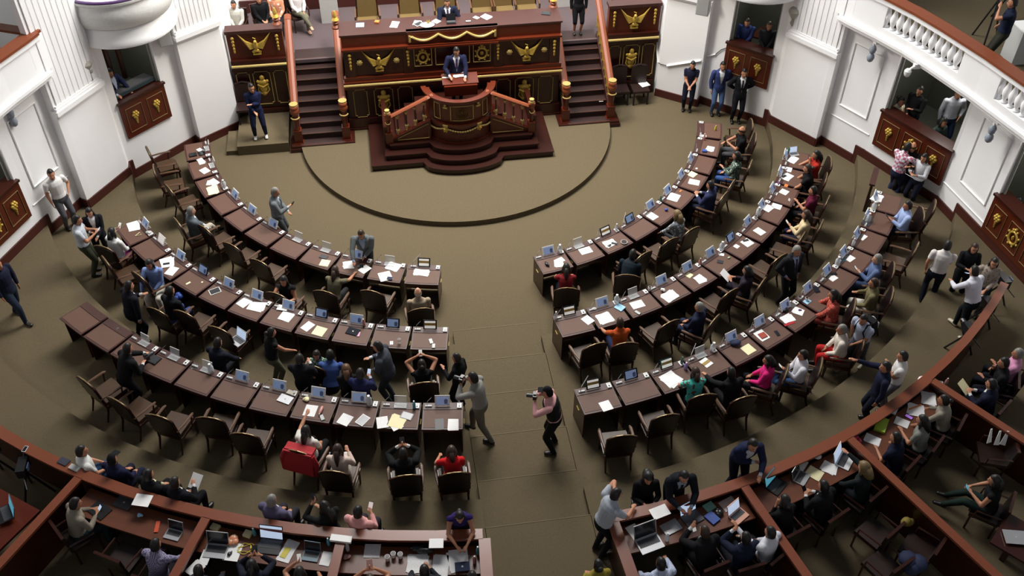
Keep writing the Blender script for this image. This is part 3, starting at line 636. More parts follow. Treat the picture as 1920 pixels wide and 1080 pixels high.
# floor of the podium, lectern
b = nb(); b.box((0, -.46, .95), (1.6, .9, .58)); b.build('stage_block', M_PLINTH, t)
b = nb(); b.box((0.08, -.82, 2.10), (.98, .42, .05), rx=R(12)); b.box((.08, -1.0, 2.02), (.92, .06, .12)); b.box((.08, -.95, 1.9), (.9, .3, .3)); b.build('lectern_top', M_WOODR, t)
for sgn in (-1, 1):
    xa, xb = .82*sgn, 1.88*sgn
    # triangular stair skirt with gilt outline
    b = nb(); y = -1.48
    P = [(xa, .67), (xb, .67), (xb, .78), (xa, 1.30)]
    vs = [(x, yy, z) for yy in (y, y+.14) for x, z in P]; b.add(vs, [(0, 1, 2, 3), (7, 6, 5, 4), (0, 4, 5, 1), (1, 5, 6, 2), (2, 6, 7, 3), (3, 7, 4, 0)]); b.build('stair_skirt', M_WOODV, t)
    b = nb(); b.tube([(xa+.06*sgn, y-.012, .74), (xb-.14*sgn, y-.012, .74), (xb-.14*sgn, y-.012, .79), (xa+.06*sgn, y-.012, 1.19)], .012, n=5, closed=True); b.build('gilt_frame', M_GOLD2, t)
    b = nb(); b.tube([(xa, y+.03, 1.33), (xb, y+.03, .80)], (.07, .03), n=6); b.build('lower_rail', M_WOODR, t)
    b = nb(); b.tube([(xa-.1*sgn, y+.1, 2.02), (xa+.05*sgn, y+.05, 1.98), (xb, y+.03, 1.50)], (.08, .035), n=6); b.build('upper_handrail', M_RAIL, t)
    for k in range(4):
        u = (k+.5)/4; x = xa+(xb-xa)*u*.92+.04*sgn; zb = 1.34-.53*u; zt = 1.96-.5*u
        b = nb(); b.lathe([(.035, 0), (.04, .02), (.02, .05), (.045, .11), (.05, .17), (.03, .19)], (x, y+.03, zb), 8); b.build('baluster_cup', M_GOLD2, t, True)
        b = nb(); b.cyl((x, y+.03, zb+.18), .022, zt-zb-.22, 8); b.build('baluster', M_WOODD, t, True)
        b = nb(); b.lathe([(.02, 0), (.045, .05), (.05, .09), (.03, .1)], (x, y+.03, zt-.13), 8); b.build('baluster_capital', M_GOLD2, t, True)
    for (yy, h_) in ((-1.45, 1.0),):
        b = nb(); b.box((xb+.09*sgn, yy, .67+.16), (.2, .2, .32)); b.cyl((xb+.09*sgn, yy, .97), .055, .45, 10); b.build('newel_post', M_WOODR, t)
        b = nb(); b.ball((xb+.09*sgn, yy, 1.47), .085, n=10); b.box((xb+.09*sgn, yy, 1.56), (.18, .16, .05)); b.build('newel_cap', M_RAIL, t, True)
        b = nb(); b.lathe([(.06, 0), (.08, .03), (.05, .1), (.07, .12)], (xb+.09*sgn, yy, 1.58), 8)
        b.tube([(xb+.09*sgn+.07*math.cos(a), yy-.08, 1.36+.07*math.sin(a)) for a in [math.pi*(1+k/7) for k in range(8)]], .014, n=6); b.build('gilt_finial', M_GOLD2, t, True)
    # side steps going back up to the stage
    for k in range(3):
        b = nb(); z1 = .67+.19*(k+1); x_ = (1.75-.3*k)*sgn; b.box((x_-.15*sgn, -.75, (z1+.5)/2), (.34, 1.2, z1-.5)); b.build('stair_step', M_PLINTH, t)
    b = nb(); b.box((2.05*sgn, -.75, .9), (.12, 1.4, .5)); b.build('rear_side_panel', M_PANEL, t)
# gilt lamps / finials on the desk ends
for x, y, z, lab in ((-3.12, .75, 3.05, 'gilt bell-shaped finial at the left end of presidium desk'), (2.75+.2, .95, 3.1, 'gilt bell-shaped finial at the right end of presidium desk'), (-4.75, 1.35, 2.95, 'gilt finial on left tribune wing beside a seated visitor')):
    t = thing('gilt_finial', lab, 'finial', (x, y, z-.02)); MB().lathe([(.12, 0), (.13, .04), (.07, .1), (.09, .16), (.05, .2)], (0, 0, 0), 12).build('base', M_RAIL, t, True); MB().lathe([(.05, .2), (.1, .24), (.05, .32), (.06, .38), (.02, .5)], (0, 0, 0), 12).build('bell', M_GOLD, t, True)
# ================================================================ DESKS AND CHAIRS
ORD = ['first', 'second', 'third', 'fourth', 'fifth', 'sixth', 'seventh', 'eighth', 'ninth', 'tenth', 'eleventh', 'twelfth', 'thirteenth']
ROWS = {  # name: (start angle, pitch (signed), count, far radius, seat radius, floor)
 'L1': (-8.7, -6.78, 11, 6.90, 7.58, 0.0), 'R1': (9.3, 6.58, 10, 6.90, 7.58, 0.0),
 'L2': (-6.84, -4.96, 11, 9.26, 9.93, 0.32), 'R2': (7.12, 4.85, 12, 9.26, 9.93, 0.32),
 'L3': (-5.17, -4.02, 11, 11.66, 12.33, 0.64), 'R3': (5.58, 3.99, 13, 11.66, 12.33, 0.64)}
RN = {'L1': 'inner left row', 'L2': 'middle left row', 'L3': 'outer left row', 'R1': 'inner right row', 'R2': 'middle right row', 'R3': 'outer right row'}
DH = 0.76
def deskname(row, i): return '%s desk from the aisle, %s' % (ORD[i], RN[row])
def make_desk(row):
    a0, p, n, r0, r1, fz = ROWS[row]; w = abs(p)*0.955; rm = (r0+r1)/2
    t = root('legislator_desk', 'desk')
    def ab(ra, rb, aa, ab_, z0, z1, nseg=4):
        b = MB(); b.M = Matrix.Translation((0, rm, 0)); b.arcbox(ra, rb, aa, ab_, z0, z1, nseg)
        b.v = [(v[0]*(1-.85*(1-r0/math.hypot(v[0], v[1]-rm))), v[1], v[2]) for v in b.v]; return b
    h = w/2
    ab(r0, r1, -h, h, DH-.035, DH).build('desktop', M_DTOP, t)
    ab(r0+.19, r1-.045, -h*.93, h*.93, DH, DH+.006).build('leather_pad', M_PAD, t)
    ab(r0+.01, r0+.18, -h*.96, h*.96, DH, DH+.012).build('back_strip', M_DTOP, t)
    ab(r0+.03, r0+.06, -h*.97, h*.97, .04, DH-.035).build('modesty_panel', M_WOODD, t)
    for s in (-1, 1):
        ab(r0+.03, r1-.05, s*h*.97, s*h*.93, 0.0, DH-.035, 1).build('side_panel', M_WOODD, t)
    ab(r1-.08, r1-.04, -h*.93, h*.93, DH-.14, DH-.035).build('drawer_front', M_WOODD, t)
    b = MB(); x = -math.copysign(1, p)*(math.sin(R(h*.97))*rm+.005)
    b.tube([(x, -.06, .60), (x*1.03, -.06, .59), (x*1.03, .06, .59), (x, .06, .60)], .014, n=6); b.build('brass_pull', M_GOLD2, t)
    return t
DESK = {}
for row, (a0, p, n, r0, r1, fz) in ROWS.items():
    P = Proto(lambda row=row: make_desk(row))
    for i in range(n):
        a = a0+p*(i+.5); loc = polar((r0+r1)/2, a, fz)
        P.put(loc, R(a), 'dark wooden leather-topped %s' % deskname(row, i), 'legislator desks')
        DESK[(row, i)] = (a, loc)
def nearest_desk(p):
    best = None
    for k, (a, loc) in DESK.items():
        d = (loc.x-p[0])**2+(loc.y-p[1])**2
        if best is None or d < best[0]: best = (d, k)
    return best[1]
def make_chair(seatm=M_CHS, arms=True):
    t = root('armchair', 'chair')
    MB().box((0, .0, .44), (.52, .50, .09), ty=.96, tx=.96).build('seat', seatm, t)
    MB().box((0, .0, .37), (.56, .54, .06)).build('seat_frame', M_CHW, t)
    b = MB(); n = 8; lean = .10
    prof = [0, .035, .06, .065, .075, .065, .06, .035, 0]
    vs = []; 
    for s in (-.24, -.30):
        for k in range(n+1):
            x = -.27+.54*k/n; zt = 1.04+prof[k]; vs += [(x, s, .46), (x, s-lean*(zt-.46)/.6, zt)]
    m_ = 2*(n+1); fs = []
    for k in range(n):
        fs += [(2*k, 2*k+1, 2*k+3, 2*k+2), (m_+2*k, m_+2*k+2, m_+2*k+3, m_+2*k+1), (2*k+1, m_+2*k+1, m_+2*k+3, 2*k+3), (2*k, 2*k+2, m_+2*k+2, m_+2*k)]
    fs += [(0, m_, m_+1, 1), (2*n, 2*n+1, m_+2*n+1, m_+2*n)]
    b.add(vs, fs); b.build('backrest', M_CHL, t)
    b = MB(); b.tube([(-.28, -.27, .46), (-.285, -.36, 1.03)]+[(-.27+.54*k/n, -.27-lean*(1.04+prof[k]-.46)/.6, 1.05+prof[k]) for k in range(n+1)]+[(.285, -.36, 1.03), (.28, -.27, .46)], .022, n=6); bf = b.build('back_frame', M_CHW, t)
    b = MB(); b.tube([(-.25+.5*k/n, -.27-lean*(1.04+prof[k]-.46)/.6, 1.075+prof[k]) for k in range(n+1)], (.013, .006), n=6); b.build('crest_trim', mat('crest_gilt', '8a744c', 0.35, metal=.4, noise=.4, scale=30), bf)
    for s in (-1, 1):
        if arms:
            b = MB(); b.tube([(.29*s, -.34, .70), (.31*s, -.1, .69), (.31*s, .14, .68), (.30*s, .2, .66)], [(.02, .02), (.032, .02), (.034, .02), (.02, .02)], n=6); b.build('arm', M_ARM, t)
            b = MB(); b.tube([(.30*s, .14, .67), (.285*s, .10, .42)], .018, n=6); b.build('arm_post', M_CHW, t)
        b = MB(); b.lathe([(.016, 0), (.022, .06), (.028, .22), (.032, .38)], (.25*s, .22, 0), 8); b.build('leg', M_CHW, t)
        b = MB(); b.tube([(.25*s, -.36, 0), (.25*s, -.27, .25), (.26*s, -.25, .42)], [.018, .024, .028], n=6); b.build('leg', M_CHW, t)
    return t
CH = Proto(make_chair)
def make_low_chair():
    t = root('low_armchair', 'chair'); dk = mat('dimmed_chair_leather', '2e1d16', .4, noise=.3)  # leather darkened to put the dim of the press boxes into the colour
    MB().box((0, 0, .43), (.50, .50, .08)).build('seat', dk, t); MB().box((0, -.27, .66), (.50, .05, .46), rx=R(6)).build('backrest', M_CHL, t); MB().box((0, -.295, .90), (.52, .05, .035), rx=R(6)).build('back_rail', M_CHW, t)
    for s in (-1, 1):
        b = MB(); b.tube([(.27*s, -.27, .66), (.28*s, .16, .64), (.27*s, .18, .42)], .020, n=6); b.build('arm', M_CHW, t)
        for y in (-.22, .21): b = MB(); b.cyl((.22*s, y, 0), .02, .4, 8); b.build('leg', M_CHW, t)
    return t
LOW = Proto(make_low_chair); LOWP = []
def make_stool():
    t = root('stool', 'stool'); MB().box((0, 0, .44), (.40, .34, .06)).build('seat', mat('dimmed_chair_leather', '2e1d16', .4, noise=.3), t)
    for x in (-.16, .16):
        for y in (-.13, .13): MB().box((x, y, .205), (.035, .035, .41)).build('leg', M_CHW, t)
    return t
STOOL = Proto(make_stool)
def fz_at(p):
    r = math.hypot(p[0], p[1]); return 0.0 if r < 9.05 else (0.32 if r < 11.25 else (0.64 if r < 13.65 else 0.96))
# chairs: default one per desk; (dr, dphi, turn) overrides, None = absent
CHO = {('L3', 8): (.55, .4, -6), ('L3', 7): (.62, .3, -4), ('L3', 6): (.60, .2, 5), ('L3', 5): (.30, .1, 10), ('L3', 4): (.45, -.3, 6), ('L3', 9): None, ('L3', 10): None,
       ('L2', 3): (.3, 0, 0), ('R3', 0): (.55, .3, -8), ('R3', 1): (.35, .5, -5), ('L1', 10): (.5, 0, 10), ('L1', 9): (.45, 0, -5), ('L2', 4): None, ('L2', 8): (.3, 0, 15), ('L2', 2): None, ('L2', 1): None,
       ('R2', 11): (.5, 0, 4), ('R1', 5): (.4, .3, 4), ('R3', 7): (.3, 0, 0)}
CHAIRS = {}
rnd = random.Random(3)
for (row, i), (a, loc) in DESK.items():
    o = CHO.get((row, i), ())
    if o is None: continue
    if not o: o = (.30+rnd.random()*.08, rnd.uniform(-.3, .3), rnd.uniform(-7, 7))
    r1 = ROWS[row][4]; fz = ROWS[row][5]
    l2 = polar(r1+o[0]+.02, a+o[1], fz)
    c = CH.put(l2, R(a+o[2]), 'brown leather wooden armchair at the %s' % deskname(row, i), 'armchairs behind the desks')
    CHAIRS[(row, i)] = [l2, a+o[2], c, False]
# ================================================================ THINGS ON THE DESKS
CNT = {}
def where(p, z=None):
    row, i = nearest_desk(p); return '%s' % deskname(row, i)
def lab(desc, p): return '%s on the %s' % (desc, where(p))
def make_console():
    t = root('voting_console', 'console'); h = MB().box((0, 0, .012), (.085, .12, .024)).build('housing', M_WHITE, t); MB().box((0, -.02, .026), (.035, .035, .006)).build('button', M_BLACK, h); MB().box((0, .035, .025), (.05, .02, .004)).build('display', M_GREYP, h); return t
def make_mic():
    t = root('microphone_base', 'microphone'); MB().box((0, 0, .014), (.14, .045, .028), tx=.9, ty=.8).build('base', M_GREYP, t); MB().tube([(-.03, 0, .02), (-.02, .02, .12), (.06, .05, .2)], .005, n=5).build('gooseneck', M_SILV, t); MB().ball((.065, .053, .205), .011, n=8).build('capsule', M_BLACK, t, True); return t
def make_longmic():
    t = root('gooseneck_microphone', 'microphone'); MB().box((0, 0, .014), (.14, .045, .028), tx=.9, ty=.8).build('base', M_GREYP, t); MB().tube([(-.03, 0, .02), (.0, .02, .14), (.16, .12, .3)], .008, n=6).build('gooseneck', M_GREYP, t); return t
def tablet_stand(fr, scr, band=False):
    def f():
        t = root('tablet_on_stand', 'tablet'); A = Matrix.Translation((0, 0, .02)) @ Euler((R(-28), 0, 0)).to_matrix().to_4x4() @ Matrix.Scale(1.14, 4)
        b = MB(); b.M = A; b.box((0, 0, .095), (.26, .012, .19)); hs = b.build('housing', fr, t)
        b = MB(); b.M = A; b.box((0, -.008, .095), (.205, .005, .145)); b.build('screen', scr, hs)
        if band:
            b = MB(); b.M = A; b.box((0, -.0115, .105), (.205, .003, .05)); b.build('screen_band', M_BANDG, hs)
        b = MB(); b.tube([(-.11, .0, .015), (-.11, .11, .01), (.11, .11, .01), (.11, .0, .015)], .007, n=5); b.tube([(-.11, .11, .01), (-.11, .05, .12)], .006, n=5); b.tube([(.11, .11, .01), (.11, .05, .12)], .006, n=5); b.build('stand', M_ACR, t)
        return t
    return f
def make_acrylic():
    t = root('acrylic_stand', 'stand'); b = MB(); b.box((0, .06, .1), (.24, .008, .19), rx=R(-15)); b.build('back_plate', M_ACR, t)
    MB().box((0, .0, .008), (.24, .13, .008)).build('base_plate', M_ACR, t); b = MB(); b.tube([(-.12, .09, .195), (.12, .09, .195)], .006, n=5); b.build('bright_edge', M_WHITE, t); b = MB(); b.tube([(-.12, -.06, .012), (.12, -.06, .012)], .006, n=5); b.build('bright_edge', M_WHITE, t); return t
def make_bottle(cap='e8e8e6', body=None, r=.036, h=.22):
    def f():
        t = root('water_bottle', 'bottle'); MB().lathe([(r*.9, 0), (r, .015), (r, h*.62), (r*.45, h*.84), (r*.42, h*.88)], (0, 0, 0), 12).build('body', body or M_BOT, t, True)
        MB().cyl((0, 0, h*.88), r*.45, h*.12, 10).build('cap', mat('cap_'+cap, cap, .4), t); return t
    return f
PR = {'console': Proto(make_console), 'mic': Proto(make_mic), 'longmic': Proto(make_longmic), 'w': Proto(tablet_stand(M_WHITE, M_SCR)), 'd': Proto(tablet_stand(M_OFF, M_SCR)), 'n': Proto(tablet_stand(M_OFF, M_SCRW, True)),
      'r': Proto(tablet_stand(M_WHITE, M_SCRW)), 'a': Proto(make_acrylic), 'bottle': Proto(make_bottle()), 'jug': Proto(make_bottle(r=.06, h=.25, cap='f0f0f0')),
      'purple_bottle': Proto(make_bottle('e9d8f2', mat('lilac_bottle', 'a58fd0', .3, noise=.2), .037, .2)), 'green_bottle': Proto(make_bottle('3f7f6a', mat('green_bottle_glass', '4b7d6c', .2), .03, .2)),
      'pink_bottle': Proto(make_bottle('d9c0b8', mat('pink_bottle_plastic', 'c98c84', .3), .032, .2)), 'teal_bottle': Proto(make_bottle('d8ecef', mat('teal_bottle_plastic', '58a4b4', .3), .032, .21)), 'yellow_bottle': Proto(make_bottle('e0d070', mat('yellow_bottle_plastic', 'c3b53f', .3), .03, .15))}
TD = {'w': 'white framed tablet on clear stand', 'd': 'black framed tablet on clear stand', 'n': 'tablet showing white-and-ochre name card', 'r': 'white tablet with bright screen', 'a': 'empty clear acrylic tablet stand'}
TAB = {'L1': 'nawaawww aa', 'L2': 'ndwdwwwdwrw', 'L3': 'wawwwwaaa  ', 'R1': 'wandwwww  ', 'R2': 'nwawwwdwwwww', 'R3': 'ndnawwwwwwwww'}
for row, s in TAB.items():
    a0, p, n, r0, r1, fz = ROWS[row]; rs = r0+.10; hw = abs(p)*.5; sg = 1
    for i in range(n):
        a, loc = DESK[(row, i)]; k = s[i]; z = fz+DH+.012
        pos = lambda u, dr=0: polar(rs+dr, a+u*hw, z)
        if k != ' ':
            PR[k].put(pos(-.02), R(a), '%s, %s' % (TD[k], deskname(row, i)), 'desk tablets')
        if row == 'L3' and i > 8: continue
        PR['console'].put(pos(.78), R(a), 'white voting console, %s' % deskname(row, i), 'voting consoles')
        if (row, i) in (('L1', 0), ('R3', 0), ('R1', 3), ('R3', 3)): PR['longmic'].put(pos(-.62), R(a), 'long gooseneck microphone, %s' % deskname(row, i), 'desk microphones')
        else: PR['mic'].put(pos(-.68), R(a), 'small grey microphone base, %s' % deskname(row, i), 'desk microphones')
# ---- loose items: (kind, px, py, z, turn, extra)
ZD = {'1': DH+.008, '2': .32+DH+.008, '3': .64+DH+.008, 'c': 1.735, 'r': 2.0, 'p': 3.145}
def place(px, py, z):
    P = G(px, py, z)
    for zz, row in ((z1_, 'L1'), (z2_, 'L2'), (z3_, 'L3')):
        if abs(z-zz) < .03:
            r0, r1 = ROWS[row][3], ROWS[row][4]; r = math.hypot(P[0], P[1]); rc = min(max(r, r0+.10), r1-.10); P[0] *= rc/r; P[1] *= rc/r
    return P, phi_of(P)
z1_, z2_, z3_ = DH+.008, .32+DH+.008, .64+DH+.008
ITEMN = {}
def sheet(px, py, z, turn=0, w=.216, h=.28, m=M_PAPER, desc='white paper sheet', n=1, loc=None, on=None, th=.004):
    P, ph = place(px, py, z)
    b = MB(); rn = random.Random(int(px*7+py))
    for k in range(n): b.box((rn.uniform(-.02, .02)*(k > 0), rn.uniform(-.02, .02)*(k > 0), th/2+k*.003), (w, h, th if k == 0 else .003), rz=rn.uniform(-.25, .25)*(k > 0))
    o = b.build('paper_sheet' if 'book' not in desc and 'folder' not in desc else ('book' if 'book' in desc else 'folder'), m)
    o.location = P; o.rotation_euler = (0, 0, R(ph+turn)); tag(o, desc+' '+(on or 'on the '+where(P)), 'paper' if 'book' not in desc and 'folder' not in desc else ('book' if 'book' in desc else 'folder'))
    return o
def thin(name, px, py, z, turn, dims, m, m2, desc, cat, on=None, two='screen'):
    P, ph = place(px, py, z); t = thing(name, desc+' '+(on or 'on the '+where(P)), cat, P, R(ph+turn))
    MB().box((0, 0, dims[2]/2), dims).build('casing', m, t); MB().box((0, 0, dims[2]+.001), (dims[0]*.86, dims[1]*.88, .002)).build(two, m2, t); return t
def phone(px, py, z, turn=0, m2=M_OFF, desc='black phone', on=None): return thin('phone', px, py, z, turn, (.075, .15, .01), M_BLACK, m2, desc, 'phone', on)
def tablet(px, py, z, turn=0, m=M_WHITE, desc='flat white tablet with dark screen', on=None, dims=(.185, .25, .01)): return thin('tablet', px, py, z, turn, dims, m, M_OFF, desc, 'tablet', on)
def laptop(px, py, z, turn=0, scr=M_SCRB, m=M_SILV, open_=True, desc='open silver laptop', on=None, s=1.0, tilt=-18):
    P, ph = place(px, py, z); t = thing('laptop', desc+' '+(on or 'on the '+where(P)), 'laptop', P, R(ph+turn)); w, d = .33*s, .23*s
    bs = MB().box((0, 0, .009), (w, d, .016)).build('base', m, t)
    if open_:
        MB().box((0, .03*s, .0185), (w*.88, d*.5, .003)).build('keyboard', M_KEYS, bs)
        A = Matrix.Translation((0, d/2, .016)) @ Euler((R(tilt), 0, 0)).to_matrix().to_4x4()
        b = MB(); b.M = A; b.box((0, 0, d/2), (w, .009, d)); ld = b.build('lid', m, t); b = MB(); b.M = A; b.box((0, -.006, d/2), (w*.93, .003, d*.88)); b.build('screen', scr, ld)
    else: MB().box((0, 0, .0185), (.03, .03, .002)).build('emblem', M_GREYP, t)
    return t
def bottle(kind, px, py, z, desc, on=None, lie=False):
    P, ph = place(px, py, z)
    if lie: P = P+np.array([0, 0, .035])
    return PR[kind].put(P, R(ph), desc+' '+(on or 'on the '+where(P)), 'bottles on the desks', rx=R(88) if lie else 0.0)
def cup(px, py, z, desc, m=M_WHITE, on=None, r=.04, h=.1):
    P, ph = place(px, py, z); t = thing('cup', desc+' '+(on or 'on the '+where(P)), 'cup', P); MB().lathe([(r*.75, 0), (r, h)], (0, 0, 0), 14).build('cup_body', m, t, True)
    MB().lathe([(r*.85, h), (r*.85, h+.004)], (0, 0, 0), 14).build('drink', mat('coffee', '2b1a10', .3), t); return t
def lump(name, px, py, z, desc, cat, m, s=(.1, .07, .05), on=None, turn=0):
    P, ph = place(px, py, z); rn = random.Random(int(px+py)); b = MB()
    for k in range(4): b.ball((rn.uniform(-.4, .4)*s[0], rn.uniform(-.4, .4)*s[1], s[2]*(.5+.1*k)), s[0]*rn.uniform(.5, .8), s[1]*rn.uniform(.5, .8), s[2]*.55, n=9)
    o = b.build(name, m, None, 'all'); o.location = P; o.rotation_euler = (0, 0, R(ph+turn)); tag(o, desc+' '+(on or 'on the '+where(P)), cat); return o
M_RED = mat('red_fabric', 'b21f28', .8, noise=.25); M_PINK = mat('pink_plastic', 'd84468', .6, noise=.2); M_BLUE = mat('royal_blue_cover', '2b4ea0', .5); M_CYAN = mat('sky_blue_paper', '9fd0ea', .7); M_BRN = mat('tan_leather_cover', 'b4662e', .5); M_ORG = mat('orange_card', 'd77a35', .6); M_PUR = mat('purple_fabric', '5c2d6a', .7)
M_NAVY = mat('navy_cloth', '1e2747', .8); M_LIME = mat('lime_box', 'a9c93c', .6); M_PRIN = M_PRINT
S = sheet
z1, z2, z3 = ZD['1'], ZD['2'], ZD['3']
# inner left
S(790, 511, z1, 4, .36, .20, n=2, desc='long white paper sheets'); S(737, 500, z1, -20, .3, .26, n=3, desc='heap of white paper sheets'); S(722, 518, z1, 30, .26, .3, n=3, desc='scattered white papers nearer the seat')
S(655, 497, z1, 20, .25, .25, n=2, desc='white papers'); S(648, 500, z1, 50, .12, .12, mat('orange_print', 'f0b070', .7, kind='blotch', scale=30, col2='f4ead0'), 'orange and yellow printed leaflet'); S(684, 505, z1, -25, .2, .26, desc='white paper with dark print'); thin('wallet', 676, 500, z1, 20, (.14, .09, .02), M_BLACK, M_OFF, 'black wallet', 'wallet', two='flap')
S(609, 493, z1, 10, .22, .22, M_YEL, 'cream paper sheet'); S(607, 482, z1, 4, .2, .12, mat('charcoal_cover', '2e2e33', .5), 'charcoal folder', th=.015); thin('wallet', 729, 528, z1, 0, (.13, .1, .02), M_BLACK, M_NAVY, 'black wallet with a cord', 'wallet', two='flap')
S(400, 342, z1, 10, .28, .2, n=2, desc='white paper sheets'); S(399, 357, z1, -20, .34, .24, M_YEL, 'cream paper sheets', n=3); S(395, 343, z1, -30, .2, .2, n=1, desc='small white paper'); bottle('jug', 421, 352, z1, 'large clear water bottle')
S(384, 320, z1, 20, .24, .2, desc='white paper sheet'); S(377, 303, z1, 5, .26, .15, n=2, desc='white paper sheets'); laptop(377, 288, z1, 10, M_OFF, M_BLACK, desc='small dark laptop', s=.6); thin('folder', 362, 291, z1, 0, (.16, .2, .03), M_BLACK, M_OFF, 'black zipped folder', 'folder', two='cover'); S(374, 281, z1, 25, .14, .12, desc='small white paper')
# middle left
phone(808, 640, z2, 20, desc='black phone near the seat edge'); P_ = place(800, 632, z2); thin('fan', 813, 650, z2, 0, (.07, .13, .012), M_BLACK, M_GREYP, 'dark card case', 'case', two='cover')
cup(749, 643, z2, 'small glass of water', M_ACR, h=.12); S(734, 643, z2, 10, .07, .1, desc='small white card'); laptop(662, 622, z2, -8, M_OFF, M_OFF, False, desc='closed dark laptop', s=.85); phone(672, 627, z2, 5, mat('colour_phone_screen', 'e08aa8', .3, kind='blotch', col2='7c5bd0', emit=.5), 'phone with pink and orange screen'); bottle('pink_bottle', 685, 605, z2, 'pink drink bottle')
S(577, 612, z2, -20, .2, .26, desc='white paper sheet'); S(599, 621, z2, -6, .26, .26, M_YEL, 'cream paper sheet'); S(537, 594, z2, -4, .28, .26, n=2, desc='stack of white paper sheets'); S(540, 565, z2+.02, 10, .24, .16, desc='raised white paper sheet')
S(482, 575, z2, 16, .36, .24, n=3, desc='wide spread of white paper sheets'); S(458, 567, z2, -10, .24, .28, n=1, desc='white paper sheet'); tablet(403, 546, z2, -28, desc='white-framed dark tablet lying flat')
S(353, 531, z2, -10, .05, .11, M_YEL, 'small beige note'); S(379, 529, z2, 20, .04, .04, M_YEL, 'tiny beige label'); S(313, 492, z2, -25, .32, .28, n=3, desc='wide white paper sheets'); S(322, 508, z2, 20, .22, .28, n=1, desc='white paper nearest the seat'); phone(312, 495, z2, -35, desc='long black phone', )
S(250, 424, z2, -10, .34, .26, n=2, desc='white document sheets'); lump('cloth', 293, 432, z2, 'pale grey crumpled bag', 'bag', M_GREYP); b_ = G(259, 440, z2)
bb = MB(); bb.tube([(-.06, -.05, .01), (.08, -.03, .01), (.03, .07, .01)], .01, n=5, closed=True); o_ = bb.build('sunglasses_frame', M_YEL); o_.location = b_; tag(o_, 'cream triangular frame lying on the last middle left desk', 'frame')
# outer left
S(850, 797, z3, 0, .2, .27, n=2, desc='white paper sheets'); S(824, 796, z3, 4, .17, .27, mat('charcoal_cover', '2e2e33', .5), 'charcoal folder', th=.01); S(717, 792, z3, 15, .22, .28, desc='white paper with small print', m=M_PRINT); S(745, 790, z3, -20, .3, .3, M_YEL, 'cream paper sheets', n=2); S(742, 796, z3, 35, .22, .26, desc='white paper over cream sheets'); tablet(763, 780, z3, -18, M_BLACK, 'black tablet lying flat', dims=(.24, .17, .01)); bottle('teal_bottle', 777, 765, z3, 'lilac and teal drink bottle')
S(647, 787, z3, -18, .24, .26, M_PRINT, 'white printed paper'); tablet(680, 788, z3, 28 * -1, desc='white-framed black tablet lying askew'); bottle('jug', 693, 757, z3, 'clear water jug')
S(582, 770, z3, 2, .24, .28, M_PRINT, 'printed white sheet'); bottle('pink_bottle', 605, 765, z3, 'reddish bottle lying down', lie=True); phone(604, 783, z3, 35, M_GREYP, 'pale phone face up'); lump('snack_bag', 574, 750, z3, 'cream paper snack bag', 'bag', M_YEL, (.09, .07, .05))
laptop(535, 749, z3, -10, m=M_SILV, open_=False, desc='closed silver laptop', s=.85); S(548, 735, z3, -10, .18, .1, mat('tissue_box', 'c8bfae', .7), 'beige tissue packet', th=.03)
bottle('jug', 402, 692, z3, 'tall clear water bottle'); S(365, 687, z3, 30, .12, .13, desc='folded white note'); tablet(287, 680-6, z3, 0, M_BLACK, 'dark zipped case', dims=(.3, .2, .03)); S(234, 606, z3, -20, .05, .07, desc='small white card')
# inner right
S(1050, 488, z1, 12, .2, .16, desc='white paper sheet near the aisle'); S(1047, 494, z1, -20, .2, .24, n=2, desc='white paper sheets'); bottle('jug', 1046, 469, z1, 'clear water bottle'); lump('bag', 1026, 497, z1, 'small black pouch', 'pouch', M_BLACK, (.05, .1, .05)); S(1098, 470, z1, -5, .3, .22, desc='large white paper sheet')
S(1143, 456, z1, -10, .3, .22, n=2, desc='white paper sheets'); phone(1152, 457, z1, 40, desc='black phone on white papers'); lump('pouch', 1143, 461, z1, 'dark red pouch', 'pouch', M_BLACK, (.06, .04, .02)); cup(1170, 455, z1, 'round pale plate', M_GREYP, h=.03, r=.085); bottle('bottle', 1152, 430, z1, 'small water bottle')
S(1222, 405, z1, -4, .22, .28, desc='white document'); bottle('green_bottle', 1233, 376, z1, 'green bottle'); lump('folded_cloth', 1250, 394, z1, 'blue and white packet', 'packet', M_BLUE, (.07, .05, .05)); S(1264, 370, z1, 10, .3, .26, n=3, desc='white documents'); S(1276, 358, z1, 0, .1, .04, M_ORG, 'orange card')
S(1302, 342, z1, 12, .22, .26, n=2, desc='white paper sheets'); S(1298, 327, z1, -14, .22, .2, M_YEL, 'yellow envelope'); S(1306, 316, z1, 0, .06, .05, desc='small white note'); S(1332, 279, z1, 0, .22, .2, n=2, desc='white paper sheets'); S(1321, 284, z1, 10, .1, .12, M_BLUE, 'blue book', th=.04)
bottle('yellow_bottle', 1341, 244, z1, 'small yellow bottle'); S(1318, 255, z1, 0, .1, .18, desc='white leaflet', n=2); bottle('pink_bottle', 1320, 262, z1, 'red and white bottle')
# middle right
bottle('bottle', 1042, 598, z2, 'clear bottle at the corner'); S(1102, 600, z2, 20, .2, .24, desc='white paper'); S(1135, 597, z2, 5, .32, .3, n=3, desc='large spread of white papers'); bottle('jug', 1155, 567, z2, 'large clear water jug'); S(1162, 577, z2, 25, .18, .2, M_CYAN, 'pale blue and cream book', th=.02); lump('cables', 1112, 577, z2, 'tangle of white cable', 'cable', M_GREYP, (.07, .05, .03)); S(1118, 588, z2, 10, .08, .07, mat('red_brown_card', '5c2a22', .6), 'dark red card')
S(1195, 571, z2, -5, .3, .22, desc='wide white sheet'); phone(1196, 587, z2, -20+40, M_GREYP, 'pale lilac phone'); cup(1213, 540, z2, 'white paper cup', h=.11); S(1256, 556, z2, 6, .34, .26, n=3, desc='wide white documents'); lump('tissue_roll', 1243, 546, z2, 'small white tissue roll', 'tissue', M_WHITE, (.05, .05, .06))
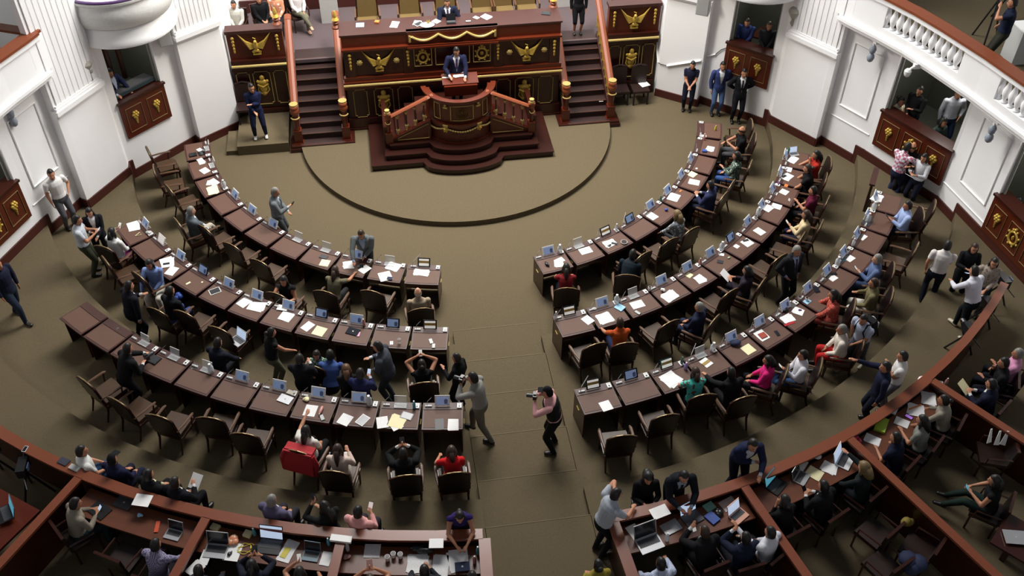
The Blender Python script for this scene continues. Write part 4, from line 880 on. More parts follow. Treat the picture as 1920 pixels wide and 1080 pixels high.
S(1292, 516, z2, 12, .15, .14, M_YEL, 'cream note'); S(1313, 524, z2, -10, .22, .24, n=2, desc='white papers'); bottle('pink_bottle', 1311, 496, z2, 'pink-capped bottle'); bottle('jug', 1352, 468, z2, 'large clear water jug'); tablet(1350, 491, z2, 30, M_BLACK, 'small dark tablet', dims=(.11, .14, .01)); S(1352, 477, z2, 30, .09, .14, desc='standing white leaflet'); lump('wrapper', 1366, 484, z2, 'green snack wrapper', 'wrapper', mat('green_wrapper', '9fb892', .6), (.05, .03, .02))
S(1401, 455, z2, -10, .24, .24, desc='white paper sheet'); phone(1398, 451, z2, 60, desc='black phone on white sheet'); S(1381, 462, z2, 0, .12, .12, desc='round white note'); S(1424, 434, z2, -12, .2, .25, desc='white paper sheet'); bottle('jug', 1412, 400, z2, 'clear water bottle'); cup(1416, 411, z2, 'white and green cup', h=.1)
S(1440, 390, z2, -10, .25, .2, n=2, desc='white paper sheets'); S(1456, 387, z2, 5, .2, .24, desc='white printed page', m=M_PRINT); S(1470, 360, z2, -12, .2, .2, desc='white paper sheet'); S(1454, 363, z2, 0, .12, .09, desc='white card'); S(1474, 348, z2, 0, .12, .09, M_ORG, 'orange card'); lump('pouch', 1460, 345, z2, 'purple pouch', 'pouch', M_PUR, (.07, .05, .03))
S(1475, 332, z2, -10, .3, .22, n=2, desc='white documents'); phone(1470, 331, z2, 60, desc='black phone on documents'); S(1479, 318, z2, 0, .2, .15, desc='white paper'); S(1487, 300, z2, -20, .3, .2, n=2, desc='white documents'); laptop(1489, 290, z2, -60, M_SCRB, M_SILV, desc='open laptop with blue screen', s=.7); bottle('green_bottle', 1468, 285, z2, 'pale green capped bottle')
# outer right
S(1137, 763, z3, 5, .22, .24, desc='square white sheet'); S(1258, 712, z3, 10, .34, .34, n=3, desc='large spread of white papers'); P_c = G(1234, 703, z3)
bottle('green_bottle', 1272, 675, z3, 'small dark green bottle'); bottle('purple_bottle', 1285, 692, z3, 'lilac drink bottle'); S(1324, 680, z3, 12, .2, .22, desc='white card with ochre band', th=.006); S(1324, 680, z3+.007, 12, .2, .07, M_BANDG, 'ochre band across white card'); bottle('jug', 1334, 656, z3, 'large white-topped water jug')
S(1403, 655, z3, 2, .24, .24, M_YEL, 'cream folder'); lump('cap', 1377, 647, z3, 'navy blue cloth cap', 'cap', M_NAVY, (.13, .11, .08)); S(1428, 628, z3, -5, .22, .28, n=2, desc='white papers under a red book'); S(1430, 629, z3+.012, -8, .16, .14, mat('brick_red_cover', 'a03c2c', .5), 'brick red book', th=.015); phone(1457, 625, z3, -20, desc='dark phone')
S(1476, 597, z3, -5, .28, .2, n=2, desc='white documents'); S(1480, 607, z3, -15, .26, .06, M_RED, 'red folder edge'); S(1496, 583, z3, 15, .2, .22, n=2, desc='white paper scraps'); S(1458, 590, z3, 0, .14, .14, desc='white leaflet'); lump('pouch', 1470, 583, z3, 'black pouch', 'pouch', M_BLACK, (.1, .06, .05)); S(1484, 570, z3, 30, .22, .14, desc='white envelope'); lump('wrapper', 1500, 582, z3, 'purple foil wrapper', 'wrapper', M_PUR, (.04, .03, .02))
cup(1512, 563, z3, 'white cup on a napkin', h=.08); S(1513, 565, z3, 0, .16, .13, M_CYAN, 'pale blue napkin'); thin('tablet', 1530, 543, z3, -30, (.12, .2, .01), M_OFF, M_OFF, 'dark tablet in use', 'tablet'); cup(1483, 553, z3, 'clear plastic cup', M_ACR)
S(1558, 519, z3, -10, .2, .26, desc='white paper'); phone(1563, 514, z3, 60, desc='black phone on white paper'); S(1534, 518, z3, 5, .12, .09, desc='white card'); bottle('jug', 1550, 488, z3, 'clear water bottle'); S(1591, 483, z3, -12, .22, .24, desc='white sheet'); S(1571, 485, z3, -14, .2, .14, M_CYAN, 'pale blue paper'); cup(1577, 470, z3, 'white paper cup')
S(1614, 443, z3, -12, .22, .24, desc='white sheet'); S(1605, 432, z3, -20, .22, .1, M_BRN, 'brown wooden clipboard edge'); bottle('bottle', 1578, 452, z3, 'pink and white bottle'); S(1618, 414, z3, -8, .28, .2, mat('charcoal_cover', '2e2e33', .5), 'charcoal folder', th=.01); S(1619, 397, z3, -10, .13, .09, M_ORG, 'orange card'); bottle('jug', 1599, 406, z3, 'green-capped bottle')
S(1632, 385, z3, -12, .3, .14, M_YEL, 'cream paper', n=1); S(1633, 368, z3, -12, .3, .22, n=3, desc='stack of white documents'); bottle('jug', 1612, 386, z3, 'clear water bottle')
# on the presidium desk
zp = 3.145; on = 'on the presidium desk'
S(740, 46, zp, 5, .34, .2, n=2, desc='white paper sheets', on=on+', left of centre'); S(675, 47, zp, 10, .24, .22, M_CYAN, 'pale blue leaflet', on=on+', far left'); S(707, 42, zp, 0, .12, .12, M_ORG, 'small orange book', on=on, th=.04); S(782, 43, zp, 10, .26, .2, n=1, desc='white sheet', on=on+', beside the bell tray'); tablet(785, 45, zp, 60, desc='white tablet', on=on+', beside the bell tray'); S(818, 40, zp, 5, .18, .2, desc='white sheet', on=on+' in front of the chairman')
S(893, 33, zp, 5, .16, .12, desc='small white sheet', on=on+', right of chairman'); S(912, 32, zp, 8, .26, .22, n=2, desc='white papers', on=on+', right of the small sheet'); phone(878, 40, zp, -40, M_GREYP, 'grey phone', on); laptop(846, 42, zp, 180, M_OFF, M_BLACK, desc='black laptop seen from behind', on=on, s=.8, tilt=-10); cup(803, 44, zp, 'small brass bell on a tray', M_GOLD, on); tablet(1024, 25, zp, -30, M_OFF, 'tablet with glowing screen', on+', right end')
P, ph = place(801, 47, zp); o = MB().lathe([(.14, 0), (.16, .015), (.15, .02)], (0, 0, 0), 20, 1.3, 1).build('tray', M_SILV, None, True); o.location = P; tag(o, 'oval silver tray '+on, 'tray')
S(862, 140, 2.15, 4, .34, .22, n=2, desc='white speech papers', on='on the speaker podium, right'); S(838, 143, 2.14, 8, .24, .2, desc='white speech papers', on='on the speaker podium, left'); S(1188+20, 158, .50, 10, .25, .28, desc='white sheet', on='on the wooden visitor chair by the pilaster')
S(1127, 190, 1.0, 0, .12, .02, desc='white notice', on='hung on the right staircase newel').rotation_euler = (R(80), 0, 0)
# ================================================================ PEOPLE
V3 = lambda *a: np.array(a, float)
def nrm(v): return v/(np.linalg.norm(v)+1e-9)
def rotm(axis, deg):
    return np.array(Matrix.Rotation(R(deg), 3, Vector(axis)))
class Loft:
    def __init__(s): s.v = []; s.f = []
    def chain(s, pts, rad, lat=None, n=10, cap=True):
        pts = [np.array(p, float) for p in pts]; rad = [(r, r) if not isinstance(r, tuple) else r for r in rad]
        if cap:
            t0 = nrm(pts[0]-pts[1]); t1 = nrm(pts[-1]-pts[-2]); r0 = min(rad[0]); r1 = min(rad[-1])
            pts = [pts[0]+t0*r0*.85, pts[0]+t0*r0*.5]+pts+[pts[-1]+t1*r1*.5, pts[-1]+t1*r1*.85]
            k = lambda r, f: (r[0]*f, r[1]*f)
            rad = [k(rad[0], .4), k(rad[0], .82)]+rad+[k(rad[-1], .82), k(rad[-1], .4)]
        N = len(pts); b = len(s.v); x = None
        for i in range(N):
            t = nrm(pts[min(i+1, N-1)]-pts[max(i-1, 0)])
            if lat is not None: x = lat
            elif x is None: x = V3(1, 0, 0) if abs(t[0]) < .8 else V3(0, 1, 0)
            x = nrm(x-t*(x@t)); y = np.cross(t, x)
            for k in range(n):
                a = 2*math.pi*k/n; s.v.append(pts[i]+x*rad[i][0]*math.cos(a)+y*rad[i][1]*math.sin(a))
        for i in range(N-1):
            for k in range(n):
                k2 = (k+1) % n; s.f.append((b+i*n+k, b+i*n+k2, b+(i+1)*n+k2, b+(i+1)*n+k))
        s.f.append(tuple(b+k for k in reversed(range(n)))); s.f.append(tuple(b+(N-1)*n+k for k in range(n)))
def ik(sh, hd, l1, l2, pole):
    d = hd-sh; L = np.linalg.norm(d); L2 = min(L, (l1+l2)*.985); u = nrm(d); hd = sh+u*L2
    a = (l1*l1-l2*l2+L2*L2)/(2*L2); h = math.sqrt(max(1e-6, l1*l1-a*a)); p = pole-u*(pole@u); p = nrm(p)
    return sh+u*a+p*h, hd
PENDING = []
def settle(b, mode, fz, on=True):
    """keep a body clear of walls, desks and the press rail"""
    b = b.copy()
    if not on or fz > 1.0: return b
    sgn = 1 if b[0] > 0 else -1
    for i in range(1, len(PTS)-1):
        a, d, nr, Ln = seg_frame(PTS[i], PTS[i+1], sgn); v = Vector((b[0], b[1], 0))-a; s = v.dot(d); q = -v.dot(nr)
        if -.2 < s < Ln+.2 and -.8 < q < .30: b[0] -= nr.x*(.30-q); b[1] -= nr.y*(.30-q)
    r = math.hypot(b[0], b[1]); ph = phi_of(b)
    for row, (a0, p_, n, r0, r1, f) in ROWS.items():
        if abs(f-fz) > .2 and mode == 'sit' or not (min(a0, a0+p_*n)-1 < ph < max(a0, a0+p_*n)+1): continue
        lo, hi = (r0-.16, r1+.20) if mode == 'stand' else (r0-.3, r1+.16)
        if lo < r < hi: rn = hi if (r > (r0+r1)/2 or mode == 'sit') else lo; b[0] *= rn/r; b[1] *= rn/r; r = rn
    lo_ = 14.66 if mode == 'stand' else 14.80
    if fz > .9 and abs(ph) > 4.3 and lo_ < r < 15.42: rn = lo_ if r < 15.03 else 15.42; b[0] *= rn/r; b[1] *= rn/r
    return b
# hand targets in the chest frame (x right, y forward, z relative to the shoulder line), for an arm on side s
HAND = dict(side=(.24, .04, -.60), hip=(.20, .10, -.42), phone=(.09, .32, -.20), phone1=(.05, .30, -.16), desk=(.20, .45, -.37), lap=(.10, .28, -.42), up=(.09, .30, .10), chin=(.05, .17, -.02),
            cross=(-.08, .22, -.20), reach=(.30, .55, -.25), back=(.14, -.16, -.42), rail=(.10, .38, -.30), out=(.25, .52, .02), clasp=(.03, .26, -.42), wide=(.22, .36, -.33), ear=(.12, .08, .14), camera=(.07, .26, .06), fwd=(.12, .48, -.12), overhead=(.10, .22, .25))
def person(px, py, fz, face=0, mode='stand', arms=('side', 'side'), lean=0, bend=0, top='444444', sleeve='long', legs='1c1c22', leglen='long', hair='short', hc='black', skin='b', shoes='151515', jacket=None, tie=None, pat=None, h=1.70, knees='fwd', tilt=8, turn=0, label='person', headz=None, shift=True, glasses=False, sway=0, female=False, abs_face=False):
    """px, py: pixel of the crown of the head. fz: floor height. face: degrees, 0 looks towards the tribune"""
    k = h/1.72
    # ---- local joints, facing +y
    hipw, shw = (.1, .175) if female else (.095, .205)
    if mode == 'stand': pel = V3(0, 0, .93)
    else: pel = V3(0, 0, .56)
    sp = rotm((1, 0, 0), -lean) @ V3(0, 0, 1)
    Rt = rotm((1, 0, 0), -lean) @ rotm((0, 0, 1), sway)
    waist = pel+Rt@V3(0, 0, .14); chest = pel+Rt@V3(0, .0, .34); shl = pel+Rt@V3(0, 0, .50); neck = shl+Rt@V3(0, .01, .07)
    Rh = rotm((1, 0, 0), -min(lean, 40)*.15) @ rotm((0, 0, 1), turn) @ rotm((1, 0, 0), -tilt*.35)
    hc_ = neck+Rh@V3(0, .025, .13); crown = hc_+Rh@V3(0, 0, .125)
    L = Loft(); bones = []
    lat = nrm(Rt@V3(1, 0, 0))
    fem = .9 if female else 1.0
    L.chain([pel-V3(0, 0, .06), pel+Rt@V3(0, 0, .05), waist, chest-Rt@V3(0, 0, .04), chest+Rt@V3(0, 0, .06), shl-Rt@V3(0, 0, .01), shl+Rt@V3(0, 0, .03)], [(.17, .13), (.175, .135), (.152*fem, .125*fem), (.17*fem, .13), (.19*fem, .13), (.18*fem, .105), (.11, .07)], lat, 14)
    bones.append(('torso', pel-V3(0, 0, .05), shl, .13))
    L.chain([shl, neck+Rh@V3(0, .01, .03)], [.062, .055], lat, 10); bones.append(('neck', shl+Rt@V3(0, 0, .045), neck, .05))
    hx = nrm(Rh@V3(1, 0, 0))
    P = lambda x, y, z: hc_+Rh@V3(x, y, z)
    L.chain([P(0, .035, -.105), P(0, .03, -.07), P(0, .015, -.03), P(0, .0, .02), P(0, -.005, .065), P(0, -.008, .10)], [(.036, .04), (.056, .066), (.068, .085), (.075, .095), (.07, .088), (.045, .058)], hx, 14)
    L.chain([P(0, .085, .015), P(0, .112, -.03), P(0, .095, -.04)], [.009, .015, .012], hx, 6)
    for s in (-1, 1): L.chain([P(.073*s, .0, .015), P(.078*s, -.005, -.03)], [(.011, .02), (.011, .016)], hx, 6)
    bones.append(('head', hc_+Rh@V3(0, .02, -.06), hc_+Rh@V3(0, 0, .05), .08))
    # arms
    hands = []
    armspec = arms
    for s, key in ((-1, armspec[0]), (1, armspec[1])):
        sh = shl+Rt@V3(shw*s, 0, -.02)
        if isinstance(key, str): hx_, hy_, hz_ = HAND[key]; world = False
        else: hx_, hy_, hz_ = key; world = False
        tgt = shl+V3(hx_*s, 0, 0)+V3(0, hy_, hz_) if lean > 15 and key in ('desk', 'rail', 'side', 'reach') else shl+Rt@V3(hx_*s, hy_, hz_)
        pole = V3(.55*s, -.35, -.9) if key not in ('up', 'camera', 'ear', 'overhead') else V3(.9*s, -.1, -.75)
        if key in ('rail', 'desk', 'wide'): pole = V3(.75*s, -.2, -.6)
        el, wr = ik(sh, tgt, .285, .255, pole)
        L.chain([sh, sh+(el-sh)*.35, el], [.062*fem, .056*fem, .045], None, 9); L.chain([el, el+(wr-el)*.3, wr], [.045, .042, .028], None, 9)
        bones.append(('uarm', sh, el, .05)); bones.append(('farm', el, wr, .036))
        # hand: palm, four fingers, thumb
        f = nrm(wr-el); side = np.cross(f, V3(0, 0, 1)); side = nrm(side if np.linalg.norm(side) > .1 else V3(1, 0, 0)); up_ = np.cross(side, f)
        if key in ('side', 'back', 'hip'): side, up_ = nrm(np.cross(f, V3(s, 0, 0))), V3(s, 0, 0)
        pc = wr+f*.045; L.chain([wr, pc, wr+f*.085], [(.024, .018), (.036, .015), (.036, .013)], side, 8)
        curl = nrm(f*.75-up_*.6*(1 if key not in ('up', 'camera', 'overhead') else -1))
        for q, ln in zip((-1.5, -.5, .5, 1.5), (.062, .074, .070, .055)):
            b0 = wr+f*.088+side*(q*.0185); b1 = b0+f*ln*.5; b2 = b1+curl*ln*.5; L.chain([b0-f*.01, b1, b2], [.0105, .0095, .008], None, 6)
        th = -side*s if np.dot(side, V3(1, 0, 0)) > 0 else side*s
        b0 = wr+f*.03+th*.028; L.chain([b0, b0+nrm(f+th*.8)*.035, b0+nrm(f*1.2+th*.3)*.07], [.013, .0115, .009], None, 6)
        bones.append(('hand', wr+f*.02, wr+f*.15, .02)); hands.append((wr+f*.10, f, side))
    # legs
    feet = []
    for s in (-1, 1):
        hip = pel+V3(hipw*s, 0, -.03)
        if mode == 'stand':
            st = {'fwd': (0, 0), 'wide': (.05, 0), 'walk': (0, .24*s)}.get(knees, (0, 0)); ank = V3((.10+st[0])*s, st[1]-.02, .085); kn, ank = ik(hip, ank, .44, .43, V3(.1*s, 1, 0))
        else:
            if knees == 'cross' and s > 0: kn = hip+V3(-.10, .40, .10); ank = kn+V3(-.16, .18, -.33)
            elif knees == 'out': kn = hip+V3(.02*s, .42, .03); ank = kn+V3(0, .28, -.30)
            elif knees == 'wide': kn = hip+V3(.16*s, .38, .0); ank = kn+V3(0, -.02, -.42)
            else: kn = hip+V3(.03*s, .42, -.01); ank = V3(kn[0], kn[1]-.03, .085)
            if knees in ('wide',): ank[2] = .085
        L.chain([hip, hip+(kn-hip)*.4, kn], [.092, .084, .062], None, 10); L.chain([kn, kn+(ank-kn)*.3, ank], [.060, .058, .039], None, 10)
        ft = V3(.03*s, 1, 0); ft = nrm(ft)
        toe = ank+ft*.16+V3(0, 0, -.045)
        L.chain([ank+V3(0, -.03, -.045), ank+ft*.05+V3(0, 0, -.035), toe], [(.036, .034), (.040, .036), (.042, .022)], V3(1, 0, 0), 9)
        bones.append(('thigh', hip, kn, .07)); bones.append(('shin', kn, ank, .045)); bones.append(('foot', ank+V3(0, 0, -.03), toe, .04)); feet.append(ank)
    V = np.array(L.v)*k
    # ---- placement from the head crown
    cw = crown*k; zc = fz+cw[2] if headz is None else headz
    P0 = G(px, py, zc)
    rz = R(face if abs_face else face+0)
    cr, sr = math.cos(rz), math.sin(rz)
    off = V3(cr*cw[0]-sr*cw[1], sr*cw[0]+cr*cw[1], cw[2])
    base = P0-off
    if headz is None: base[2] = fz
    base = settle(base, mode, fz, shift)
    me = bpy.data.meshes.new('body_src'); me.from_pydata([tuple(v) for v in V], [], L.f); me.update()
    o = bpy.data.objects.new('body_src', me); sc.collection.objects.link(o)
    md = o.modifiers.new('r', 'REMESH'); md.mode = 'VOXEL'; md.voxel_size = .0155; md.use_smooth_shade = True
    hw = [(np.array([cr*(q[0]@V3(1, 0, 0))*k-sr*q[0][1]*k, sr*q[0][0]*k+cr*q[0][1]*k, q[0][2]*k])+base) for q in hands]
    info = dict(src=o, bones=[(n, a*k, b*k, r*k) for n, a, b, r in bones], base=base, rz=rz, k=k, hc=hc_*k, Rh=Rh, Rt=Rt, pel=pel*k, shl=shl*k, waist=waist*k, top=top, sleeve=sleeve, legs=legs, leglen=leglen, hair=hair, hcol=hc, skin=skin, shoes=shoes, jacket=jacket, tie=tie, pat=pat, label=label, hands=hw, female=female, glasses=glasses, mode=mode)
    PENDING.append(info)
    if mode == 'sit' and fz < .9: row_chair(info)
    return info
def row_chair(I):
    b = I['base']; best = None
    for k_, c in CHAIRS.items():
        if c[3]: continue
        d = math.hypot(c[0].x-b[0], c[0].y-b[1])
        if d < .95 and abs(ROWS[k_[0]][5]-b[2]) < .1 and (best is None or d < best[0]): best = (d, k_)
    if best is None: return
    c = CHAIRS[best[1]]; c[3] = True; ph = phi_of(b); a = math.degrees(I['rz'])
    dlt = (a-ph+180) % 360-180; a = ph+max(-35, min(35, dlt)) if abs(dlt) < 100 else ph
    f = Vector((-math.sin(R(a)), math.cos(R(a)), 0)); c[2].location = Vector((b[0], b[1], b[2]))+f*.02; c[2].rotation_euler = (0, 0, R(a)); c[0] = c[2].location.copy(); c[1] = a
def cloth(col, pat=None):
    if pat is None: return mat('cloth_'+col, col, .85, noise=.14, scale=7, spec=.2)
    kind, c2, s = pat; return mat('cloth_%s_%s_%s' % (col, kind, c2), col, .85, kind=kind, col2=c2, scale=s, spec=.2)
def segdist(P, a, b):
    ab = b-a; t = np.clip(((P-a)@ab)/(ab@ab+1e-9), 0, 1); return np.linalg.norm(P-(a+t[:, None]*ab), axis=1), t
def shell(name, me, mask, off, mt, par, V, N, F):
    idx = np.nonzero(mask)[0]
    if len(idx) < 4: return None
    fs = F[idx]; used, inv = np.unique(fs.ravel(), return_inverse=True)
    m2 = bpy.data.meshes.new(name); vv = V[used]+N[used]*off
    m2.vertices.add(len(used)); m2.vertices.foreach_set('co', vv.astype(np.float32).ravel())
    nf = len(idx); m2.loops.add(nf*4); m2.polygons.add(nf)
    m2.polygons.foreach_set('loop_start', np.arange(nf)*4); m2.loops.foreach_set('vertex_index', inv.astype(np.int32))
    m2.polygons.foreach_set('use_smooth', [True]*nf); m2.update(); m2.validate(); m2.materials.append(mt)
    o = bpy.data.objects.new(name, m2); sc.collection.objects.link(o); o.parent = par; return o
def finish_people():
    dg = bpy.context.evaluated_depsgraph_get(); bpy.context.view_layer.update(); dg = bpy.context.evaluated_depsgraph_get()
    for I in PENDING:
        o = I['src']; me = bpy.data.meshes.new_from_object(o.evaluated_get(dg)); me.name = 'body'; k = I['k']
        nv = len(me.vertices); V = np.empty(nv*3, np.float32); me.vertices.foreach_get('co', V); V = V.reshape(-1, 3).astype(float)
        N = np.empty(nv*3, np.float32); me.vertices.foreach_get('normal', N); N = N.reshape(-1, 3).astype(float)
        F = np.empty(len(me.polygons)*4, np.int32); me.polygons.foreach_get('vertices', F); F = F.reshape(-1, 4)
        # light smoothing
        e = np.empty(len(me.edges)*2, np.int32); me.edges.foreach_get('vertices', e); e = e.reshape(-1, 2)
        for _ in range(2):
            S = np.zeros_like(V); c = np.zeros(nv); np.add.at(S, e[:, 0], V[e[:, 1]]); np.add.at(S, e[:, 1], V[e[:, 0]]); np.add.at(c, e.ravel(), 1); V = V*.5+.5*S/np.maximum(c, 1)[:, None]
        me.vertices.foreach_set('co', V.astype(np.float32).ravel()); me.update()
        C_ = V[F].mean(axis=1); best = np.full(len(F), 9.0); lab_ = np.zeros(len(F), int); tt = np.zeros(len(F)); names = []
        for bi, (n, a, b, r) in enumerate(I['bones']):
            d, t = segdist(C_, a, b); d = d-r; m_ = d < best; best[m_] = d[m_]; lab_[m_] = bi; tt[m_] = t[m_]; names.append(n)
        nm = np.array(names)[lab_]
        me.materials.clear(); me.materials.append(SKINS[I['skin']])
        par = bpy.data.objects.new('person', me); sc.collection.objects.link(par); par.location = Vector(I['base']); par.rotation_euler = (0, 0, I['rz']); tag(par, I['label'], 'person')
        topm = (nm == 'torso') | ((nm == 'uarm') & ((tt < .6) if I['sleeve'] == 'short' else (tt < (1.1 if I['sleeve'] == 'long' else .12)))) | ((nm == 'farm') & (tt < .93) & (I['sleeve'] == 'long'))
        ts = nm == 'torso'
        # torso coords for lapel area / trouser split
        Rt = I['Rt']; loc = (C_-I['pel'])@Rt
        hipcut = ts & (loc[:, 2] < .04*k)
        top_ = topm & ~hipcut
        cut = {'long': 1.1, 'short': .25, 'knee': .9}[I['leglen']]
        leg_ = hipcut | (nm == 'thigh') & (tt < (1.1 if I['leglen'] != 'short' else .75)) | ((nm == 'shin') & (tt < (1.1 if I['leglen'] == 'long' else 0.05)))
        tm = cloth(I['top'], I['pat'])
        if I['jacket']:
            V_ = ts & (loc[:, 1] > .04*k) & (np.abs(loc[:, 0]) < np.clip((loc[:, 2]/k-.12)*.20, 0, .09)*k)
            cuff = (nm == 'farm') & (tt > .86)
            st_ = shell('shirt', me, V_ | cuff | (ts & (loc[:, 2] > .50*k)), .008, cloth(I['jacket']), par, V, N, F)
            shell('jacket', me, (top_ & ~V_ & ~cuff) | (hipcut & (loc[:, 2] > -.08*k)), .020, tm, par, V, N, F)
            if I['tie']:
                tie = ts & (loc[:, 1] > .04*k) & (np.abs(loc[:, 0]) < .022*k) & (loc[:, 2] > .2*k) & (loc[:, 2] < .5*k)
                shell('tie', me, tie, .015, cloth(I['tie']), st_ or par, V, N, F)
        else: shell('shirt' if not I['female'] else 'blouse', me, top_, .012, tm, par, V, N, F)
        shell('trousers' if I['leglen'] == 'long' else 'skirt', me, leg_, .011, cloth(I['legs']), par, V, N, F)
        for sg in (-1, 1):
            foot = (nm == 'foot') & ((lab_ == max(i for i, q in enumerate(names) if q == 'foot')) == (sg > 0)); shell('shoe', me, foot, .008, mat('shoe_'+I['shoes'], I['shoes'], .4), par, V, N, F)
        Rh = I['Rh']; hc_ = I['hc']
        A = Matrix.Translation(Vector(hc_)) @ Matrix([list(r) for r in Rh]).to_4x4() @ Matrix.Scale(k, 4)
        b = MB(); b.M = A
        for s in (-1, 1): b.ball((.03*s, .086, .018), .011, .008, .008, n=8)
        if I['glasses']:
            for s in (-1, 1): b.tube([(.032*s+.024*math.cos(q), .098, .016+.018*math.sin(q)) for q in [2*math.pi*j/10 for j in range(10)]], .003, n=4, closed=True)
        b.build('eyes', M_EYE, par, 'all')
        b = MB(); b.M = A; b.ball((0, .092, -.062), .022, .010, .006, n=8); b.build('mouth', M_LIP, par, 'all')
        hk = I['hair']
        if hk != 'none':
            b = MB(); b.M = A; n = 18; rows = 9; vs = []; fs = []
            hm = {'short': .0, 'long': .4, 'bun': .1, 'cap': -.1, 'curly': .3, 'bald': 0, 'bob': .3}[hk]; fat = {'curly': 1.32, 'long': 1.14, 'bob': 1.16}.get(hk, 1.09)
            for i in range(rows+1):
                for j in range(n):
                    a = 2*math.pi*j/n; fr = math.sin(a)  # +1 = forehead
                    low = (.082 if fr > .25 else (-.005 if fr > -.3 else -.055)) - (.035*hm if fr < .35 else 0)
                    if hk == 'bald': low = .0 if fr < -.2 else .02
                    if hk == 'bald': z = low-.02+(.05)*i/rows; rr = 1.0-.0*i
                    else: z = low+(.150-low)*math.sin(math.pi/2*i/rows)
                    q = max(0.015, 1-((z-.01)/.142)**2) if z > .01 else 1.0
                    rx, ry = .078*fat*math.sqrt(q), .098*fat*math.sqrt(q)
                    jit = 1+(.05*math.sin(j*5.1+i*3.7) if hk == 'curly' else 0)
                    vs.append((rx*math.cos(a)*jit, ry*math.sin(a)*jit-.006-(.0 if fr < 0 else .006), z))
            for i in range(rows):
                for j in range(n): j2 = (j+1) % n; fs.append((i*n+j, i*n+j2, (i+1)*n+j2, (i+1)*n+j))
            if hk != 'bald': fs.append(tuple(rows*n+j for j in range(n)))
            b.add(vs, fs)
            if hk in ('long', 'curly', 'bob'):
                dn = {'long': -.30, 'curly': -.2, 'bob': -.14}[hk]; f_ = 1.35 if hk == 'curly' else 1.0
                b.tube([(0, -.05, .06), (0, -.085, -.04), (0, -.105, -.13), (0, -.12, dn)], [(.07*f_, .05*f_), (.09*f_, .055*f_), (.095*f_, .05*f_), (.05*f_, .025)], n=12)
                for s in (-1, 1): b.tube([(.065*s, .0, .05), (.082*s, -.01, -.06), (.085*s, -.02, -.16 if hk != 'long' else -.22)], [.025, .028*f_, .015], n=7)
            if hk == 'bun': b.ball((0, -.12, .05), .05, n=10)
            hmn = M_HAIR[I['hcol']] if hk != 'cap' else cloth('17181b')
            ob = b.build('hair' if hk != 'cap' else 'cap', hmn, par, 'all')
            if hk == 'cap': b = MB(); b.M = A; b.box((0, .12, .065), (.12, .09, .012), rx=R(-10)); b.build('cap_visor', hmn, ob)
        bpy.data.objects.remove(o)
def handphone(I, w=1, m2=M_OFF, label='black phone in hand', scr='screen', big=1.0, both=False, case=M_BLACK):
    a = I['hands'][w]
    if both: a = (I['hands'][0]+I['hands'][1])/2
    f = np.array([-math.sin(I['rz']), math.cos(I['rz']), 0])
    t = thing('phone', label, 'phone', a+f*.02+V3(0, 0, .02), I['rz']); A = Matrix.Rotation(R(48), 4, 'X')
    b = MB(); b.M = A; b.box((0, 0, 0), (.075*big, .15*big, .009)); b.build('casing', case, t); b = MB(); b.M = A; b.box((0, 0, .006), (.068*big, .135*big, .002)); b.build(scr, m2, t)
def handpaper(I, label, m=M_PAPER, w=.21, h=.28, name='paper_sheet', cat='paper', tilt=35):
    a = (I['hands'][0]+I['hands'][1])/2; b = MB(); b.box((0, .05, 0), (w, h, .004), rx=R(tilt)); o = b.build(name, m); f = np.array([-math.sin(I['rz']), math.cos(I['rz']), 0]); o.location = a+f*.05; o.rotation_euler = (0, 0, I['rz']); tag(o, label, cat)
def handcamera(I, label):
    a = (I['hands'][0]+I['hands'][1])/2; t = thing('camera', label, 'camera', a, I['rz'])
    MB().box((0, .0, 0), (.14, .07, .1)).build('camera_body', M_BLACK, t); MB().box((0, 0, .06), (.06, .06, .03)).build('viewfinder', M_BLACK, t); MB().lathe([(.04, 0), (.042, .1), (.036, .13)], (0, .03, 0), 12, A=Euler((R(-90), 0, 0)).to_matrix().to_4x4()).build('lens', mat('lens_grey', '3a3a3e', .3), t, True)
def chairat(px, py, fz, face, labl, z=.45, proto=None):
    P = G(px, py, fz+z); P[2] = fz
    if any(math.hypot(P[0]-q[0], P[1]-q[1]) < .62 for q in LOWP): return
    LOWP.append(P); (proto or LOW).put(P, R(face), labl, 'armchairs outside the desk rows')
def seatchair(I, labl, pr=None):
    """an armchair under a seated person"""
    b = I['base']; f = np.array([-math.sin(I['rz']), math.cos(I['rz']), 0]); LOWP.append(b); (pr or LOW).put(b+f*.02, I['rz'], labl, 'stools by the rail' if pr else 'armchairs outside the desk rows')
F0, F1, F2, F3 = 0.0, .32, .64, .96
p = person
def inw(px, py, z): return phi_of(G(px, py, z))
# ---------- inner left row
I = p(357, 388, F0, -62, 'sit', ('lap', 'lap'), top='5d656c', jacket='c9cdd2', legs='b9b2a2', knees='cross', hc='grey', hair='short', label='grey-haired man in grey suit, beige trousers crossed, inner left row', skin='c')
I = p(516, 353, F0, -95, 'stand', ('clasp', 'phone'), top='6a7074', jacket='b8bdc4', legs='55595d', hc='grey', tilt=22, tie='3a4150', label='man in grey suit standing beyond inner left desks looking at phone'); handphone(I, 1, label='black phone held by the grey-suited man on open floor')
I = p(676, 434, F0, 172, 'stand', ('clasp', 'desk'), lean=22, top='62696a', jacket='9fb0c8', legs='3a3d40', hc='brown', tilt=25, label='man in grey-green suit bending over the inner left desks, facing gallery')
I = p(628, 500, F0, -25, 'sit', ('desk', 'out'), lean=25, top='6b6650', sleeve='short', legs='2a2a2c', hair='long', hc='brown', female=True, label='long-haired woman in olive top reaching over colourful papers')
I = p(783, 541, F0, 2, 'sit', ('lap', 'lap'), top='a3937c', legs='3b3a38', hair='bald', hc='white', skin='c', label='balding white-haired man in beige jacket, last inner left seat by aisle')
